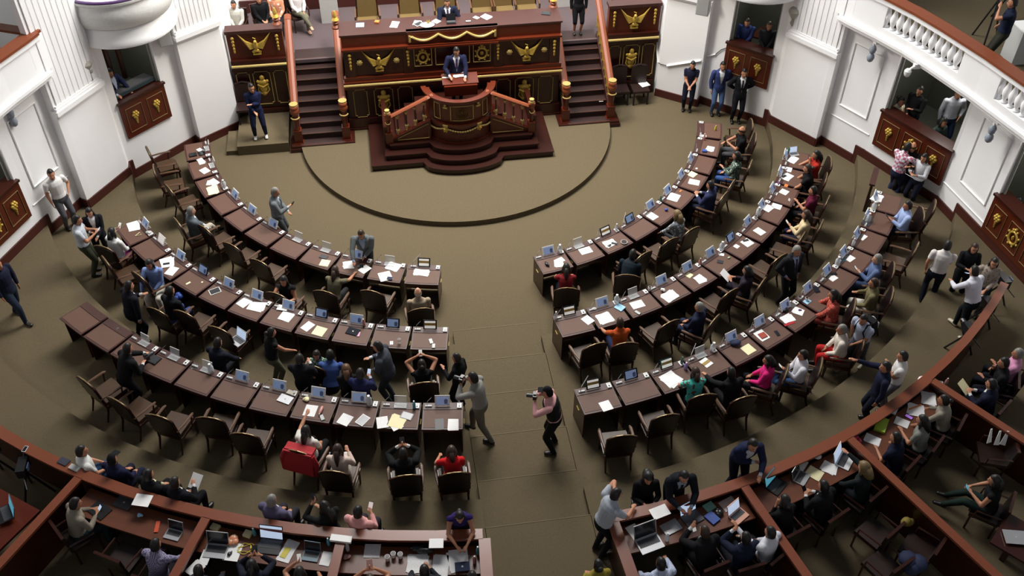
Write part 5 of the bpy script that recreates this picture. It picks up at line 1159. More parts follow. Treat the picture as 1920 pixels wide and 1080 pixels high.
I = p(530, 520, F0, 165, 'sit', ('phone', 'reach'), top='16161a', sleeve='none', legs='1c1c20', hair='long', female=True, label='woman in black tank top facing the gallery with papers'); handpaper(I, 'white papers held by the woman in black tank top')
# ---------- middle left row and behind
I = p(143, 405, F1, -80, 'stand', ('phone', 'phone'), top='b9c0c8', sleeve='short', legs='3c3f30', tilt=20, h=1.74, label='man in pale polo shirt standing by the left wall with phone'); handphone(I, 1, M_SCRB, 'phone held by man in pale polo shirt'); 
I2 = p(165, 392, F1, 190, 'stand', ('clasp', 'phone'), top='15161c', jacket='dcdcdc', legs='16161a', hair='long', female=True, h=1.62, tilt=25, label='woman in black coat over white top, left wall, beside polo-shirted man')
I = p(88, 318, F1, -140, 'stand', ('hip', 'side'), top='e2e0de', sleeve='short', legs='56575d', h=1.76, turn=-20, label='man in white t-shirt and grey jeans leaning on left wall'); 
I = p(208, 428, F1, -30, 'sit', ('up', 'lap'), top='e4e4e2', sleeve='long', legs='8e2a6c', leglen='knee', hair='bob', female=True, label='woman in white blouse and magenta skirt at last middle left desk'); handphone(I, 0, M_SCRW, 'white phone held by woman in magenta skirt')
I = p(277, 489, F1, 170, 'sit', ('clasp', 'desk'), top='7f95c8', legs='c9c4b8', hair='long', female=True, tilt=25, label='woman in light blue sweater and white trousers facing the gallery')
I = p(240, 528, F1, -50, 'stand', ('phone', 'side'), lean=10, top='11131c', jacket='c8c8c8', legs='101218', h=1.74, label='man in black suit standing over the woman in light blue')
I = p(318, 538, F1, -35, 'sit', ('lap', 'lap'), lean=12, top='14161c', legs='3a4a80', hair='short', label='dark-clothed man with blue bag, middle left row')
lump('backpack', 335, 560, .32+.5, 'royal blue bag', 'bag', M_BLUE, (.12, .1, .12), on='beside the dark-clothed man, middle left row')
I = p(408, 634, F1, -32, 'sit', ('desk', 'desk'), lean=14, top='151824', jacket='c9c6c2', legs='14161e', tilt=30, label='man in dark suit typing on laptop between left rows')
t_ = laptop(445, 640, 1.05, -15, M_SCRB, M_SILV, desc='open silver laptop', on='on the lap of the dark-suited man', s=.95)
I = p(508, 616, F1, -60, 'stand', ('side', 'desk'), top='121214', sleeve='none', legs='5a5c48', hair='bun', female=True, h=1.62, lean=8, label='woman in black top and olive trousers standing at middle left row')
I = p(561, 665, F1, -15, 'stand', ('clasp', 'phone'), top='12141a', jacket='d5d5d5', legs='111318', h=1.66, tilt=15, label='man in black suit in the crowd, leftmost, behind middle left desks')
I = p(592, 660, F1, 170, 'sit', ('lap', 'phone'), top='4f6b58', pat=('blotch', 'd8dccf', 22), legs='4f6b58', leglen='knee', hair='bob', female=True, label='woman in green floral dress hidden in the crowd', h=1.5)
I = p(618, 657, F1, -10, 'sit', ('desk', 'wide'), lean=30, top='3f5690', legs='23242c', sleeve='long', label='man in blue shirt leaning on third middle left desk')
I = p(648, 685, F1, 0, 'stand', ('clasp', 'clasp'), top='100f10', legs='101012', hair='curly', hc='curly', female=True, h=1.58, label='woman with curly auburn hair in black, in the crowd')
I = p(675, 692, F1, -20, 'stand', ('clasp', 'phone'), top='20244a', legs='15161c', jacket='cfcfd6', h=1.66, tilt=20, label='man in navy suit with phone in the crowd'); handphone(I, 1, M_SCRB, 'lit phone held by man in navy suit')
I = p(706, 642, F1, 70, 'stand', ('clasp', 'phone'), lean=10, top='42474f', jacket='d7dbe0', legs='3a3f46', h=1.76, tilt=15, label='man in grey suit standing right of the crowd')
I = p(790, 676, F1, 0, 'sit', ('overhead', 'overhead'), top='1a1718', sleeve='none', legs='2a2826', hair='bun', female=True, tilt=-5, label='bare-armed woman raising phone at the aisle end, middle left'); handphone(I, 0, M_SCRW, 'white phone raised by bare-armed woman', both=True)
I = p(855, 664, F1+.1, 55, 'stand', ('phone', 'side'), top='101014', legs='101014', hair='short', female=True, h=1.6, label='woman in black standing in aisle beside middle left desks')
I = p(885, 700, F2, 60, 'stand', ('camera', 'camera'), top='8b8a84', legs='6b685c', knees='walk', h=1.78, lean=10, label='man in light grey suit photographing in the aisle'); handcamera(I, 'small camera held by the light grey suited man')
I = p(1025, 727, F2, 75, 'stand', ('camera', 'camera'), top='dba3a3', legs='141416', hair='cap', h=1.78, lean=12, sleeve='long', knees='wide', label='photographer in black cap, black vest and pink shirt in aisle', jacket=None); handcamera(I, 'black camera held by the capped photographer'); VEST = I
# ---------- outer left
I = p(238, 645, F2, -50, 'stand', ('desk', 'phone'), lean=24, top='0f1014', jacket='cfcfcf', legs='0f1014', h=1.7, tilt=10, turn=10, label='man in black suit with camera bending over outer left desks')
handcamera(I, 'black zoom camera with white rings above outer left desk')
I = p(572, 800, F2, -25, 'sit', ('out', 'lap'), top='d9d4cc', sleeve='short', legs='1a1a1e', hair='long', female=True, label='long-haired woman in white, arm raised, outer left row')
I = p(632, 835, F2, -15, 'sit', ('lap', 'phone'), top='d8c4b6', legs='d9cfc6', knees='cross', hair='long', hc='brown', female=True, label='woman in cream suit, legs crossed, outer left row')
I = p(755, 842, F2, 0, 'sit', ('up', 'up'), top='121416', jacket='d8d8d8', legs='121416', tilt=15, label='man in black suit raising phone, outer left row'); handphone(I, 0, M_OFF, 'dark phone raised by black-suited man, outer left', both=True, big=1.2)
I = p(846, 838, F2, 0, 'sit', ('wide', 'lap'), top='d01f26', sleeve='short', legs='22201f', hair='bob', hc='brown', female=True, label='woman in red blouse at the aisle end, outer left row'); handphone(I, 1, M_SCRW, 'lit phone held by the woman in red blouse')
# red jacket over chair
a_, l_ = CHAIRS[('L3', 3)][1], CHAIRS[('L3', 3)][0]
t = MB(); t.box((0, -.38, .86), (.62, .10, .52), rx=R(-14), tx=.9); t.box((0, -.30, 1.08), (.56, .22, .06)); 
for s in (-1, 1): t.tube([(.26*s, -.36, 1.05), (.34*s, -.38, .85), (.33*s, -.42, .58)], [.06, .055, .04], n=8)
o = t.build('red_jacket', M_RED, None, True); o.location = l_; o.rotation_euler = (0, 0, R(a_)); tag(o, 'red jacket draped over an armchair back in outer left row', 'jacket')
# ---------- seated behind the left rail
for q, kw in (((140, 848), dict(top='d5d6d2', sleeve='short', legs='2d4668', face=-60, hair='short', label='man in white shirt and jeans seated on the left rail', arms=('lap', 'lap'))),
              ((208, 853), dict(top='171a38', legs='181a30', face=-30, hair='cap', label='man in grey cap and navy jacket seated at left rail', arms=('lap', 'lap'))),
              ((276, 882), dict(top='0e0f14', jacket='cfc8a8', legs='0e0f14', face=-35, label='man in black suit seated at left rail, beside capped man', arms=('lap', 'lap'))),
              ((325, 898), dict(top='0e0f18', jacket='cfcfcf', legs='0e0f14', face=-30, label='man in black suit reading paper seated at left rail', arms=('lap', 'phone'))),
              ((508, 930), dict(top='5d5873', legs='2c2b33', face=-30, hc='grey', label='man in lavender-grey jacket seated at left rail', arms=('lap', 'lap'), jacket='d8d8de')),
              ((606, 942), dict(top='191b1a', legs='191b1a', face=35, hair='long', female=True, label='woman in black with glasses pushed up, holding phone at rail', arms=('up', 'phone'))),
              ((670, 955), dict(top='dfa3a0', legs='2c2b33', face=-25, label='man in pink shirt with glowing phone at left rail', arms=('lap', 'phone')))):
    fc = kw.pop('face'); ar = kw.pop('arms'); I = p(q[0], q[1], F3, fc, 'sit', ar, **kw); seatchair(I, 'dark stool under the '+kw['label'].split(' seated')[0].split(' with')[0].split(' reading')[0], STOOL)
    if 'pink' in kw['label']: handphone(I, 1, M_SCRW, 'glowing phone held by the man in pink shirt', big=1.15)
    if 'glasses' in kw['label']: handphone(I, 0, M_OFF, 'black phone held by the woman in black at rail')
    if 'reading' in kw['label']: handpaper(I, 'white paper held by black-suited man at left rail')
I = p(862, 966, F3, 178, 'stand', ('rail', 'rail'), lean=28, top='2b1d5c', sleeve='none', legs='22202a', hair='long', female=True, h=1.6, tilt=30, label='woman in purple sleeveless blouse leaning on the left rail')
# ---------- inside the left press boxes
SE = []
def sit_in(*a, **k):
    I = p(*a, **k); SE.append(I); return I
I = sit_in(140, 935, F3, -55, 'sit', ('phone', 'phone'), top='7f7668', pat=('stripe', '8f8679', 26), legs='26363a', lean=12, tilt=25, label='man in striped taupe sweater with phone in leftmost press box'); handphone(I, 1, M_SCRB, 'lit phone held by man in taupe sweater')
I = sit_in(290, 1012, F3, -25, 'sit', ('desk', 'desk'), top='4d4466', pat=('check', 'a8a3bb', 55), legs='1c1c22', lean=14, tilt=20, label='man in purple checked shirt typing, left press box')
I = sit_in(370, 1062, F3, -10, 'sit', ('desk', 'desk'), top='22242c', legs='1c1c22', lean=8, label='dark-haired man at bottom edge beside newspapers, left press box')
I = sit_in(470, 1052, F3, -5, 'sit', ('up', 'up'), top='1a1d2b', legs='1c1c22', lean=4, hair='bob', female=True, label='woman in dark blazer raising phone, left press box'); handphone(I, 0, M_OFF, 'black phone raised by the woman in dark blazer', both=True, big=1.2)
I = sit_in(560, 1066, F3, 0, 'sit', ('up', 'wide'), top='1b1a1d', sleeve='none', legs='1c1c22', hair='long', female=True, label='bare-armed dark-haired woman, bottom edge, left press box'); handphone(I, 0, M_SCRW, 'lit white phone held by the bare-armed woman below')
I = sit_in(693, 1080, F3, 0, 'sit', ('up', 'up'), top='b05048', sleeve='none', legs='1c1c22', hair='short', hc='brown', label='person with pink phone at bottom edge, left press box'); handphone(I, 0, mat('pink_cover', 'e6b8ae', .5), 'pink covered phone at the bottom edge', both=True, big=1.3, case=mat('pink_cover', 'e6b8ae', .5))
I = sit_in(795, 1062, F3, 0, 'sit', ('desk', 'phone'), top='23262e', legs='1c1c22', label='dark-haired man reading over papers, left press box end'); 
I = sit_in(885, 1074, F3, 0, 'sit', ('lap', 'lap'), top='2a2226', legs='1c1c22', label='dark-haired person at left press box corner')
I = p(-8, 488, F2, -120, 'stand', ('side', 'side'), top='1c2036', legs='222c3c', knees='walk', h=1.74, label='navy-clad person walking at the left picture edge')
# ---------- right rows
I = p(1062, 495, F0, -8, 'sit', ('desk', 'desk'), lean=18, top='7c1c22', legs='1b2030', hair='long', female=True, sleeve='short', label='long-haired woman in dark red top, first inner right desk'); 
I = p(1188, 468, F0, -30, 'sit', ('lap', 'lap'), lean=35, top='16222a', legs='1c2432', tilt=30, label='dark-clothed man bending over a bag, third inner right seat')
I = p(1270, 395, F0, 30, 'sit', ('desk', 'desk'), lean=14, top='6b6f74', pat=('blotch', 'c6c8ca', 16), legs='2a2c30', hair='curly', hc='blond', female=True, label='woman in grey and white patterned blouse, inner right row'); lump('handbag', 1243, 470, .5, 'cream handbag', 'bag', M_YEL, (.12, .08, .12), on='hanging on an inner right armchair')
I = p(1332, 340, F0, 48, 'sit', ('phone', 'phone'), top='2b3050', jacket='c9c9d2', legs='22263a', tilt=22, label='man in blue suit, inner right row')
I = p(1382, 285, F0, 60, 'sit', ('phone', 'lap'), top='4a5a52', pat=('blotch', 'b9c4b4', 22), legs='3a5690', hair='bob', female=True, label='woman in green floral blouse and jeans, inner right row')
I = p(1392, 238, F0, 72, 'sit', ('phone', 'desk'), top='111214', sleeve='short', legs='4a4a4e', hair='bald', hc='brown', label='balding man in black t-shirt, last inner right seat'); handphone(I, 0, M_OFF, 'phone held by the balding man in black t-shirt')
I = p(1163, 597, F1, 2, 'sit', ('reach', 'desk'), lean=10, top='c2641c', pat=('stripe', 'a03020', 18), sleeve='short', legs='1c2444', hair='short', hc='brown', female=True, label='woman in orange and red embroidered vest, first middle right seat')
I = p(1312, 568, F1, 45, 'sit', ('lap', 'lap'), top='1a2038', legs='222a44', hc='grey', label='man in navy jacket turned sideways, middle right row')
I = p(1402, 500, F1, 48, 'sit', ('phone', 'phone'), top='2c2430', legs='22222a', hair='bob', female=True, label='woman in plum top holding papers, middle right row'); handpaper(I, 'white papers held by the woman in plum top')
I = p(1497, 463, F1, 200, 'stand', ('side', 'hip'), top='1b1d22', jacket='9aa2c2', tie='2a3050', legs='181a1f', hc='grey', h=1.76, label='grey-haired man in black suit standing between right rows', tilt=14)
I = p(1513, 395, F1, 55, 'sit', ('phone', 'lap'), top='d9c49c', legs='20203a', hair='long', hc='brown', female=True, label='woman in cream blouse, middle right row'); handphone(I, 0, M_SCRW, 'white phone held by woman in cream blouse')
I = p(1526, 350, F1, 55, 'sit', ('phone', 'lap'), top='5c1630', legs='1c1a22', hair='short', sleeve='short', female=True, label='woman in maroon top, middle right row'); handpaper(I, 'folded white paper held by woman in maroon top', w=.1, h=.22)
I = p(1512, 308, F1, 62, 'sit', ('desk', 'desk'), lean=10, top='101013', sleeve='short', legs='101013', hair='bun', hc='brown', female=True, label='woman in black top leaning on desk, middle right row')
I = p(1508, 278, F1, 75, 'sit', ('chin', 'desk'), top='a82c22', sleeve='short', legs='26202a', hair='long', female=True, label='woman in red top, hand on chin, last middle right seat')
I = p(1305, 690, F2, 5, 'sit', ('desk', 'desk'), lean=10, top='4cb8ac', pat=('blotch', '6a3a34', 14), sleeve='short', legs='1c1c22', hair='bob', hc='brown', female=True, label='woman in turquoise embroidered blouse, outer right row')
I = p(1372, 690, F2, 10, 'sit', ('reach', 'lap'), lean=20, top='101114', legs='101114', hair='short', label='person in black reaching across desk, outer right row')
I = p(1442, 668, F2, 60, 'sit', ('lap', 'lap'), top='d8297a', legs='1a1a20', hair='bob', female=True, label='woman in hot pink jacket, outer right row')
I = p(1507, 658, F2, 75, 'sit', ('phone', 'lap'), top='dcdbe2', legs='2c4468', knees='cross', sleeve='long', label='man in white shirt and jeans, outer right row'); handphone(I, 0, M_SCRW, 'white phone held by man in white shirt, outer right')
I = p(1580, 610, F2, 70, 'sit', ('lap', 'lap'), top='ddd3c6', legs='b02224', hair='short', hc='grey', lean=8, label='grey-haired person in cream cardigan, outer right row')
I = p(1560, 542, F2, 62, 'sit', ('desk', 'desk'), lean=8, top='a8483c', pat=('blotch', 'cc8070', 26), legs='8a3a34', leglen='knee', hair='long', female=True, label='woman in coral lace dress, outer right row')
I = p(1640, 523, F2, 62, 'sit', ('lap', 'phone'), top='6e6647', legs='d8d4c8', hair='short', hc='brown', label='person in olive jacket, outer right row', lean=4)
I = p(1647, 478, F2, 65, 'sit', ('phone', 'lap'), top='5c6d94', legs='4a5a7a', hc='grey', hair='short', skin='c', label='grey-haired man in blue shirt, outer right row'); handphone(I, 0, M_SCRW, 'small white phone held by man in blue shirt')
I = p(1704, 378, F2, 75, 'sit', ('phone', 'lap'), top='9fb2dc', legs='1c2030', hair='short', label='man in pale blue shirt, last outer right seat'); handphone(I, 0, M_OFF, 'tablet held by man in pale blue shirt', big=1.4)
# ---------- by the right wall
I = p(1300, 116, F0, 160, 'stand', ('clasp', 'clasp'), top='181c30', sleeve='short', legs='151828', hair='short', h=1.64, tilt=18, label='person in dark scrubs standing by the right pilaster', female=True); lump('yellow_cup', int(PENDING[-1]['hands'][0][0]*0+1296), 152, 1.02, 'small yellow cup', 'cup', mat('yellow_plastic', 'd8cf70', .5), (.05, .05, .06), on='held by the person in scrubs')
I = p(1357, 117, F0, 175, 'stand', ('back', 'side'), top='34406e', jacket='dfe2e6', legs='4a6088', h=1.74, tilt=10, label='man in blue blazer and jeans against right wall'); handpaper(I, 'white paper held by man in blue blazer', w=.12, h=.14, tilt=70)
I = p(1397, 130, F0, 170, 'stand', ('back', 'back'), top='14171d', jacket='e6e6e6', tie='20222a', legs='12141a', h=1.76, tilt=14, label='man in black suit and tie against right wall')
I = p(1705, 268, F1, -62, 'stand', ('clasp', 'reach'), top='b5667c', pat=('check', 'd8d8e2', 15), legs='1f2740', sleeve='short', h=1.76, tilt=22, label='man in pink plaid shirt by the right wall')
I = p(1728, 262, F1, 140, 'stand', ('phone', 'cross'), top='24201f', legs='26262c', hair='bald', hc='brown', h=1.76, label='bald man in dark vest by the right wall', tilt=15)
I = p(1748, 283, F1, 120, 'stand', ('phone', 'phone'), top='ccccd2', legs='181c2c', hair='long', female=True, h=1.66, tilt=20, label='long-haired woman in white shirt by the right wall', jacket=None); handpaper(I, 'white papers held by the woman in white shirt', w=.2, h=.16)
I = p(1780, 452, F2, -30, 'stand', ('side', 'clasp'), top='ddd8d4', sleeve='short', legs='171b28', h=1.76, label='man in cream polo shirt standing by the right wall')
I = p(1830, 458, F2, 160, 'stand', ('phone', 'phone'), top='111216', sleeve='long', legs='111216', hair='long', hc='brown', female=True, glasses=True, h=1.66, label='woman in black with glasses holding a screen, right wall'); handpaper(I, 'glowing tablet held by the woman in black with glasses', M_SCRB, .25, .18, 'tablet', 'tablet')
I = p(1835, 502, F2+.32, 20, 'stand', ('rail', 'side'), lean=20, top='d6d6e0', legs='151a20', sleeve='long', knees='walk', h=1.76, shoes='b8b09c', label='man in white shirt leaning a hand on the right rail')
I = p(1893, 495, F2+.32, 150, 'stand', ('clasp', 'hip'), top='9b8f84', pat=('blotch', '6f655c', 16), legs='5c5c62', hair='bob', female=True, glasses=True, h=1.66, label='woman in grey patterned blouse with name badge, right edge')
I = p(1620, 592, F2, 115, 'stand', ('clasp', 'side'), lean=14, top='a9b2c6', sleeve='short', legs='4b4e55', knees='walk', shoes='8d8878', h=1.7, tilt=25, label='person in pale blue shirt with backpack walking, right')
PK = I
I = p(1663, 680, F3, 70, 'stand', ('side', 'out'), top='191c34', legs='16192a', h=1.72, label='man in navy shirt pointing, by the right rail'); 
I = p(1695, 660, F3, 60, 'stand', ('cross', 'cross'), top='d6d3d0', legs='8a8c92', sleeve='short', h=1.66, label='man in white shirt beside the right rail corner')
# ---------- by / in the right press boxes
I = p(1158, 918, F3, -70, 'stand', ('ear', 'rail'), lean=16, top='aab0ba', sleeve='short', legs='14161c', h=1.74, label='man in grey t-shirt and black trousers leaning at press box corner', tilt=12)
handphone(I, 0, M_SCRW, 'white phone at the face of man in grey t-shirt')
I = p(1217, 890, F3, 178, 'sit', ('phone', 'phone'), top='121013', legs='121013', hair='curly', hc='black', female=True, tilt=22, label='curly black-haired woman with phone beyond right rail', headz=2.32); handphone(I, 1, M_SCRB, 'phone held by the curly-haired woman'); seatchair(I, 'dark stool under the curly black-haired woman beyond right rail', STOOL)
I = p(1285, 888, F3, 182, 'stand', ('rail', 'rail'), lean=26, top='0f121b', jacket='8f9aab', legs='0f121b', h=1.74, tilt=20, label='man in dark suit and tie leaning over the right rail', tie='15161a'); handphone(I, 1, M_PUR, 'phone held by dark-suited man leaning over the right rail')
I = p(1415, 828, F3, 185, 'stand', ('rail', 'cross'), lean=24, top='181f3c', jacket='b9bcc4', legs='151a2c', h=1.76, tilt=18, label='man in navy suit leaning on the right rail beside open laptop')
I = sit_in(1240, 1048, F3, 5, 'sit', ('desk', 'reach'), lean=14, top='98a2bd', pat=('check', 'b8c0d4', 40), legs='22242c', label='man in pale blue checked shirt reaching to laptop, right press box')
I = sit_in(1322, 988, F3, 15, 'sit', ('up', 'phone'), lean=18, top='141519', jacket='d0d0d0', legs='14151a', hc='brown', label='man in black suit using phone, right press box'); handphone(I, 0, M_SCRW, 'white phone held by black-suited man, right press box', both=True)
I = sit_in(1400, 1000, F3, 10, 'sit', ('up', 'desk'), top='181d33', jacket='d5d5d5', legs='14161e', hair='short', label='man in navy suit seated beside divider, right press box', lean=4)
I = sit_in(1446, 990, F3, 30, 'sit', ('out', 'lap'), top='d4d6de', legs='191b22', label='man in white shirt pointing left, right press box')
I = p(1122, 1052, F3, 8, 'stand', ('lap', 'clasp'), top='8a7c30', legs='1c1c20', hair='bun', female=True, h=1.6, label='dark-haired woman in mustard top, bottom edge of aisle')
I = sit_in(1473, 930, F3, 20, 'sit', ('chin', 'desk'), top='101114', legs='14161e', hair='bob', female=True, lean=14, label='woman in black, hand to face, second right press box')
I = sit_in(1546, 903, F3, 25, 'sit', ('phone', 'phone'), top='0f1114', jacket='d5d5d5', legs='14161e', lean=14, label='man in black suit with phone, second right press box'); handphone(I, 0, M_OFF, 'black phone of black-suited man, second right press box')
I = sit_in(1622, 868, F3, 30, 'sit', ('desk', 'out'), top='141c1e', legs='14161e', hair='curly', hc='blond', female=True, lean=10, label='fair-haired woman in dark green jacket, second right press box')
I = sit_in(1682, 812, F3, 35, 'sit', ('phone', 'desk'), top='14182c', legs='1c1c22', lean=14, label='man in navy polo shirt, third right press box', sleeve='short')
I = sit_in(1732, 780, F3, 40, 'sit', ('phone', 'desk'), top='7c7e78', sleeve='short', legs='1c1c22', hair='long', female=True, lean=10, label='long-haired woman in grey t-shirt, third right press box')
I = sit_in(1772, 742, F3, 45, 'sit', ('desk', 'phone'), top='8e877a', legs='1c1c22', hair='bun', female=True, lean=14, label='woman in beige jacket with hair tied, third right press box')
I = sit_in(1862, 712, F3, 35, 'sit', ('phone', 'phone'), top='161a2e', jacket='d0d0d0', legs='14161e', lean=8, label='man in navy suit holding yellow folder, far right seats'); handpaper(I, 'pale yellow folder held by man in navy suit', M_YEL, name='folder', cat='folder')
I = sit_in(1885, 672, F3, 60, 'sit', ('phone', 'chin'), top='16161a', legs='14161e', lean=8, label='person in black with head bowed, far right seats')
I = sit_in(1912, 655, F3, 50, 'sit', ('phone', 'lap'), top='cf8fb0', legs='14161e', hc='grey', label='person in pink shirt at the right picture edge')
I = sit_in(1868, 893, F3, 50, 'sit', ('phone', 'wide'), top='0f1012', sleeve='none', legs='1c2c26', hair='long', female=True, lean=10, knees='out', label='bare-armed woman in black with phone, far right box'); handphone(I, 0, M_SCRT, 'blue-lit phone held by the bare-armed woman, far right')
for I in SE: seatchair(I, 'dark armchair under the '+' '.join(I['label'].split(',')[0].split(' with ')[0].split(' ')[:9]))
# ---------- tribune, boxes, upper gallery
I = p(856, 90, 1.17, 180, 'stand', ('desk', 'wide'), lean=8, top='141a36', jacket='e2e2e8', tie='52407c', legs='141a30', hc='black', h=1.74, tilt=22, turn=15, label='man in navy suit and purple tie speaking at podium')
I = p(838, -2, 2.30, 182, 'sit', ('wide', 'desk'), top='141a30', jacket='e8e8ee', tie='3c3458', legs='141a30', hc='brown', tilt=18, label='chairman in navy suit seated at the presidium desk', lean=6)
I = p(470, 158, .30, 185, 'stand', ('cross', 'clasp'), top='151d3c', legs='141a34', hair='bun', female=True, h=1.72, knees='wide', glasses=True, label='sign interpreter in navy standing on the carpeted platform', shoes='c8c8c8', turn=15)
I = p(436, 2, LAND, 170, 'sit', ('lap', 'clasp'), top='c7c5bb', sleeve='long', legs='3a2a2a', hair='short', label='person in white shirt seated at left tribune wing end', h=1.6)
I = p(484, -8, LAND, 195, 'sit', ('lap', 'clasp'), top='111216', legs='15161c', hair='short', hc='brown', label='person in black seated behind the left tribune wing', h=1.6)
I = p(512, -18, LAND, 175, 'sit', ('lap', 'lap'), top='cf8c6c', pat=('blotch', 'e6dcd2', 10), legs='1c1a20', hair='long', female=True, label='woman in orange and white print behind left tribune wing')
I = p(552, -26, LAND, 200, 'sit', ('lap', 'clasp'), top='e0dcdc', legs='6c6a58', leglen='long', knees='cross', hair='long', female=True, shoes='c89a80', label='woman in white blouse, khaki trousers, legs crossed beside left stairs')
I = p(1088, -32, LAND, 178, 'stand', ('side', 'side'), top='121216', legs='101014', leglen='knee', hair='long', female=True, h=1.6, label='woman in black dress standing at the top of right stairs')
I = p(1170, -30, LAND, 182, 'sit', ('lap', 'lap'), top='93282c', legs='18181e', hair='long', female=True, label='seated woman in dark red behind right tribune wing')
I = p(205, 130, 1.30, -128, 'stand', ('desk', 'reach'), top='1f2444', jacket='c4cce0', legs='14161e', h=1.62, label='man in navy vest at the sound desk, left theatre box', tilt=22)
I = p(1402, 36, 1.30, 150, 'stand', ('clasp', 'lap'), top='2a3868', legs='22252e', h=1.62, lean=20, label='man in blue shirt leaning on right theatre box ledge', tilt=25)
I = p(1444, 42, 1.30, 160, 'stand', ('clasp', 'clasp'), top='15161a', legs='15161a', h=1.62, hc='brown', label='bearded man with blue badge in right theatre box', tilt=12)
I = p(1692, 183, 1.15, 200, 'sit', ('lap', 'clasp'), top='d6ccb4', sleeve='none', legs='3a2a44', hair='bun', female=True, label='woman in cream dress seated in the right wall box')
I = p(1727, 163, 1.28, 120, 'stand', ('phone', 'clasp'), top='101114', legs='101114', h=1.7, label='person in black standing inside the right wall box')
I = p(1800, 168, 1.28, 170, 'stand', ('hip', 'side'), top='c9cdd8', legs='2a3858', h=1.78, label='man in pale shirt standing inside the right wall box')
I = p(1772, 222, 1.15, 195, 'sit', ('lap', 'phone'), top='3c4a46', legs='3a3c40', hair='bob', female=True, label='woman in teal top with badge seated in right wall box')
I = p(1912, 372, 1.15, 200, 'sit', ('lap', 'lap'), top='6a6c74', legs='3a3c40', hair='short', label='person in grey in the box at the right edge', headz=2.25)
I = p(1902, -5, 4.45, 60, 'stand', ('camera', 'hip'), top='151c34', legs='2e2e26', sleeve='short', h=1.74, label='camera operator in navy shirt on the right balcony')
for I in PENDING:
    if I['mode'] == 'sit' and abs(I['base'][2]-LAND) < .01: seatchair(I, 'dark armchair under the '+' '.join(I['label'].split(' seated')[0].split(',')[0].split(' ')[:9]))
finish_people()
# vest on the photographer and backpack
def near_person(I): return I['base'], I['rz'], I['shl'], I['Rt']
b_, rz_, sh_, Rt_ = near_person(VEST)
m_ = MB(); m_.M = Matrix.Translation(Vector(sh_)) @ Matrix([list(r) for r in Rt_]).to_4x4()
m_.lathe([(.14, -.46), (.17, -.44), (.165, -.3), (.185, -.16), (.185, -.06), (.12, .01), (.075, .02)], (0, 0, 0), 18, 1.12, .86)
o = m_.build('vest', cloth('1c1d1f'), None, 'all')
o.location = Vector(b_); o.rotation_euler = (0, 0, rz_)
for q in bpy.data.objects:
    if q.get('label', '') == VEST['label']:
        o.location = (0, 0, 0); o.rotation_euler = (0, 0, 0); o.parent = q
b_, rz_, sh_, Rt_ = near_person(PK)
t = thing('backpack', 'black backpack with white trim worn by the walking person', 'backpack', b_, rz_)
m_ = MB(); m_.M = Matrix.Translation(Vector(sh_)) @ Matrix([list(r) for r in Rt_]).to_4x4(); m_.box((0, -.21, -.2), (.30, .16, .42), tx=.8, ty=.8); m_.build('pack', cloth('17181b'), t)
m_ = MB(); m_.M = Matrix.Translation(Vector(sh_)) @ Matrix([list(r) for r in Rt_]).to_4x4()
m_.tube([(-.11, -.30, -.38), (-.13, -.30, -.1), (0, -.29, -.0), (.13, -.30, -.1), (.11, -.30, -.38)], .012, n=5); m_.build('trim', M_WHITE, t)
for s in (-1, 1):
    m_ = MB(); m_.M = Matrix.Translation(Vector(sh_)) @ Matrix([list(r) for r in Rt_]).to_4x4(); m_.tube([(.1*s, -.14, -.02), (.1*s, 0, .07), (.11*s, .13, -.06), (.13*s, .08, -.3), (.12*s, -.12, -.36)], .018, n=6); m_.build('strap', cloth('17181b'), t)
# ================================================================ PRESS BOXES
RZ = 1.96; RI, RO = 14.93, 15.13
def box_rail(a0, a1, lab_, end0=False, end1=False, width=None, counter=True, ro=None):
    ro = ro or RO
    t = thing('press_box', lab_, 'parapet', polar(RI, (a0+a1)/2, .96)); inv = Matrix.Translation(-t.location)
    def nb(): b = MB(); b.M = inv; return b
    b = nb(); b.arcbox(RI, ro, a0, a1, RZ-.05, RZ); b.build('top_rail', M_RAIL2, t)
    b = nb(); b.arcbox(RI+.05, RI+.11, a0, a1, .96, RZ-.05); b.build('front_panel', M_WOODD, t)
    if counter: b = nb(); b.arcbox(ro-.02, 15.64, a0+.1, a1-.1, 1.69, 1.73); b.build('counter', M_BOXT, t)
    return t
M_RAIL2 = mat('press_rail_wood', '7f4630', 0.28, kind='wood', noise=.2, scale=4)
def divider(a, r1, lab_, w=.17, r0=RO, panel=True):
    t = thing('press_box_divider', lab_, 'partition', polar((r0+r1)/2, a, .96), R(a))
    L = r1-r0
    MB().box((0, 0, RZ-.96-.025), (w, L+.02, .05)).build('top_rail', M_RAIL2, t); MB().box((0, 0, .475), (.06, L, .95)).build('panel', M_WOODD, t); return t
EDG = [-31.4, -22.25, -13.2, -4.2]; NAMESL = ['leftmost', 'second left', 'third left']
for i in range(3): box_rail(EDG[i], EDG[i+1], 'curved wooden front and counter of the %s press box at bottom' % NAMESL[i])
EDR = [4.35, 13.6, 22.6, 31.9]; NAMESR = ['first right', 'second right', 'third right']
for i in range(3): box_rail(EDR[i], EDR[i+1], 'curved wooden front and counter of the %s press box from aisle' % NAMESR[i])
box_rail(-44, -31.4, 'plain curved wooden rail at the left picture edge', counter=False); box_rail(31.9, 46, 'plain curved wooden rail running up the right side', counter=False, ro=RI+.17)
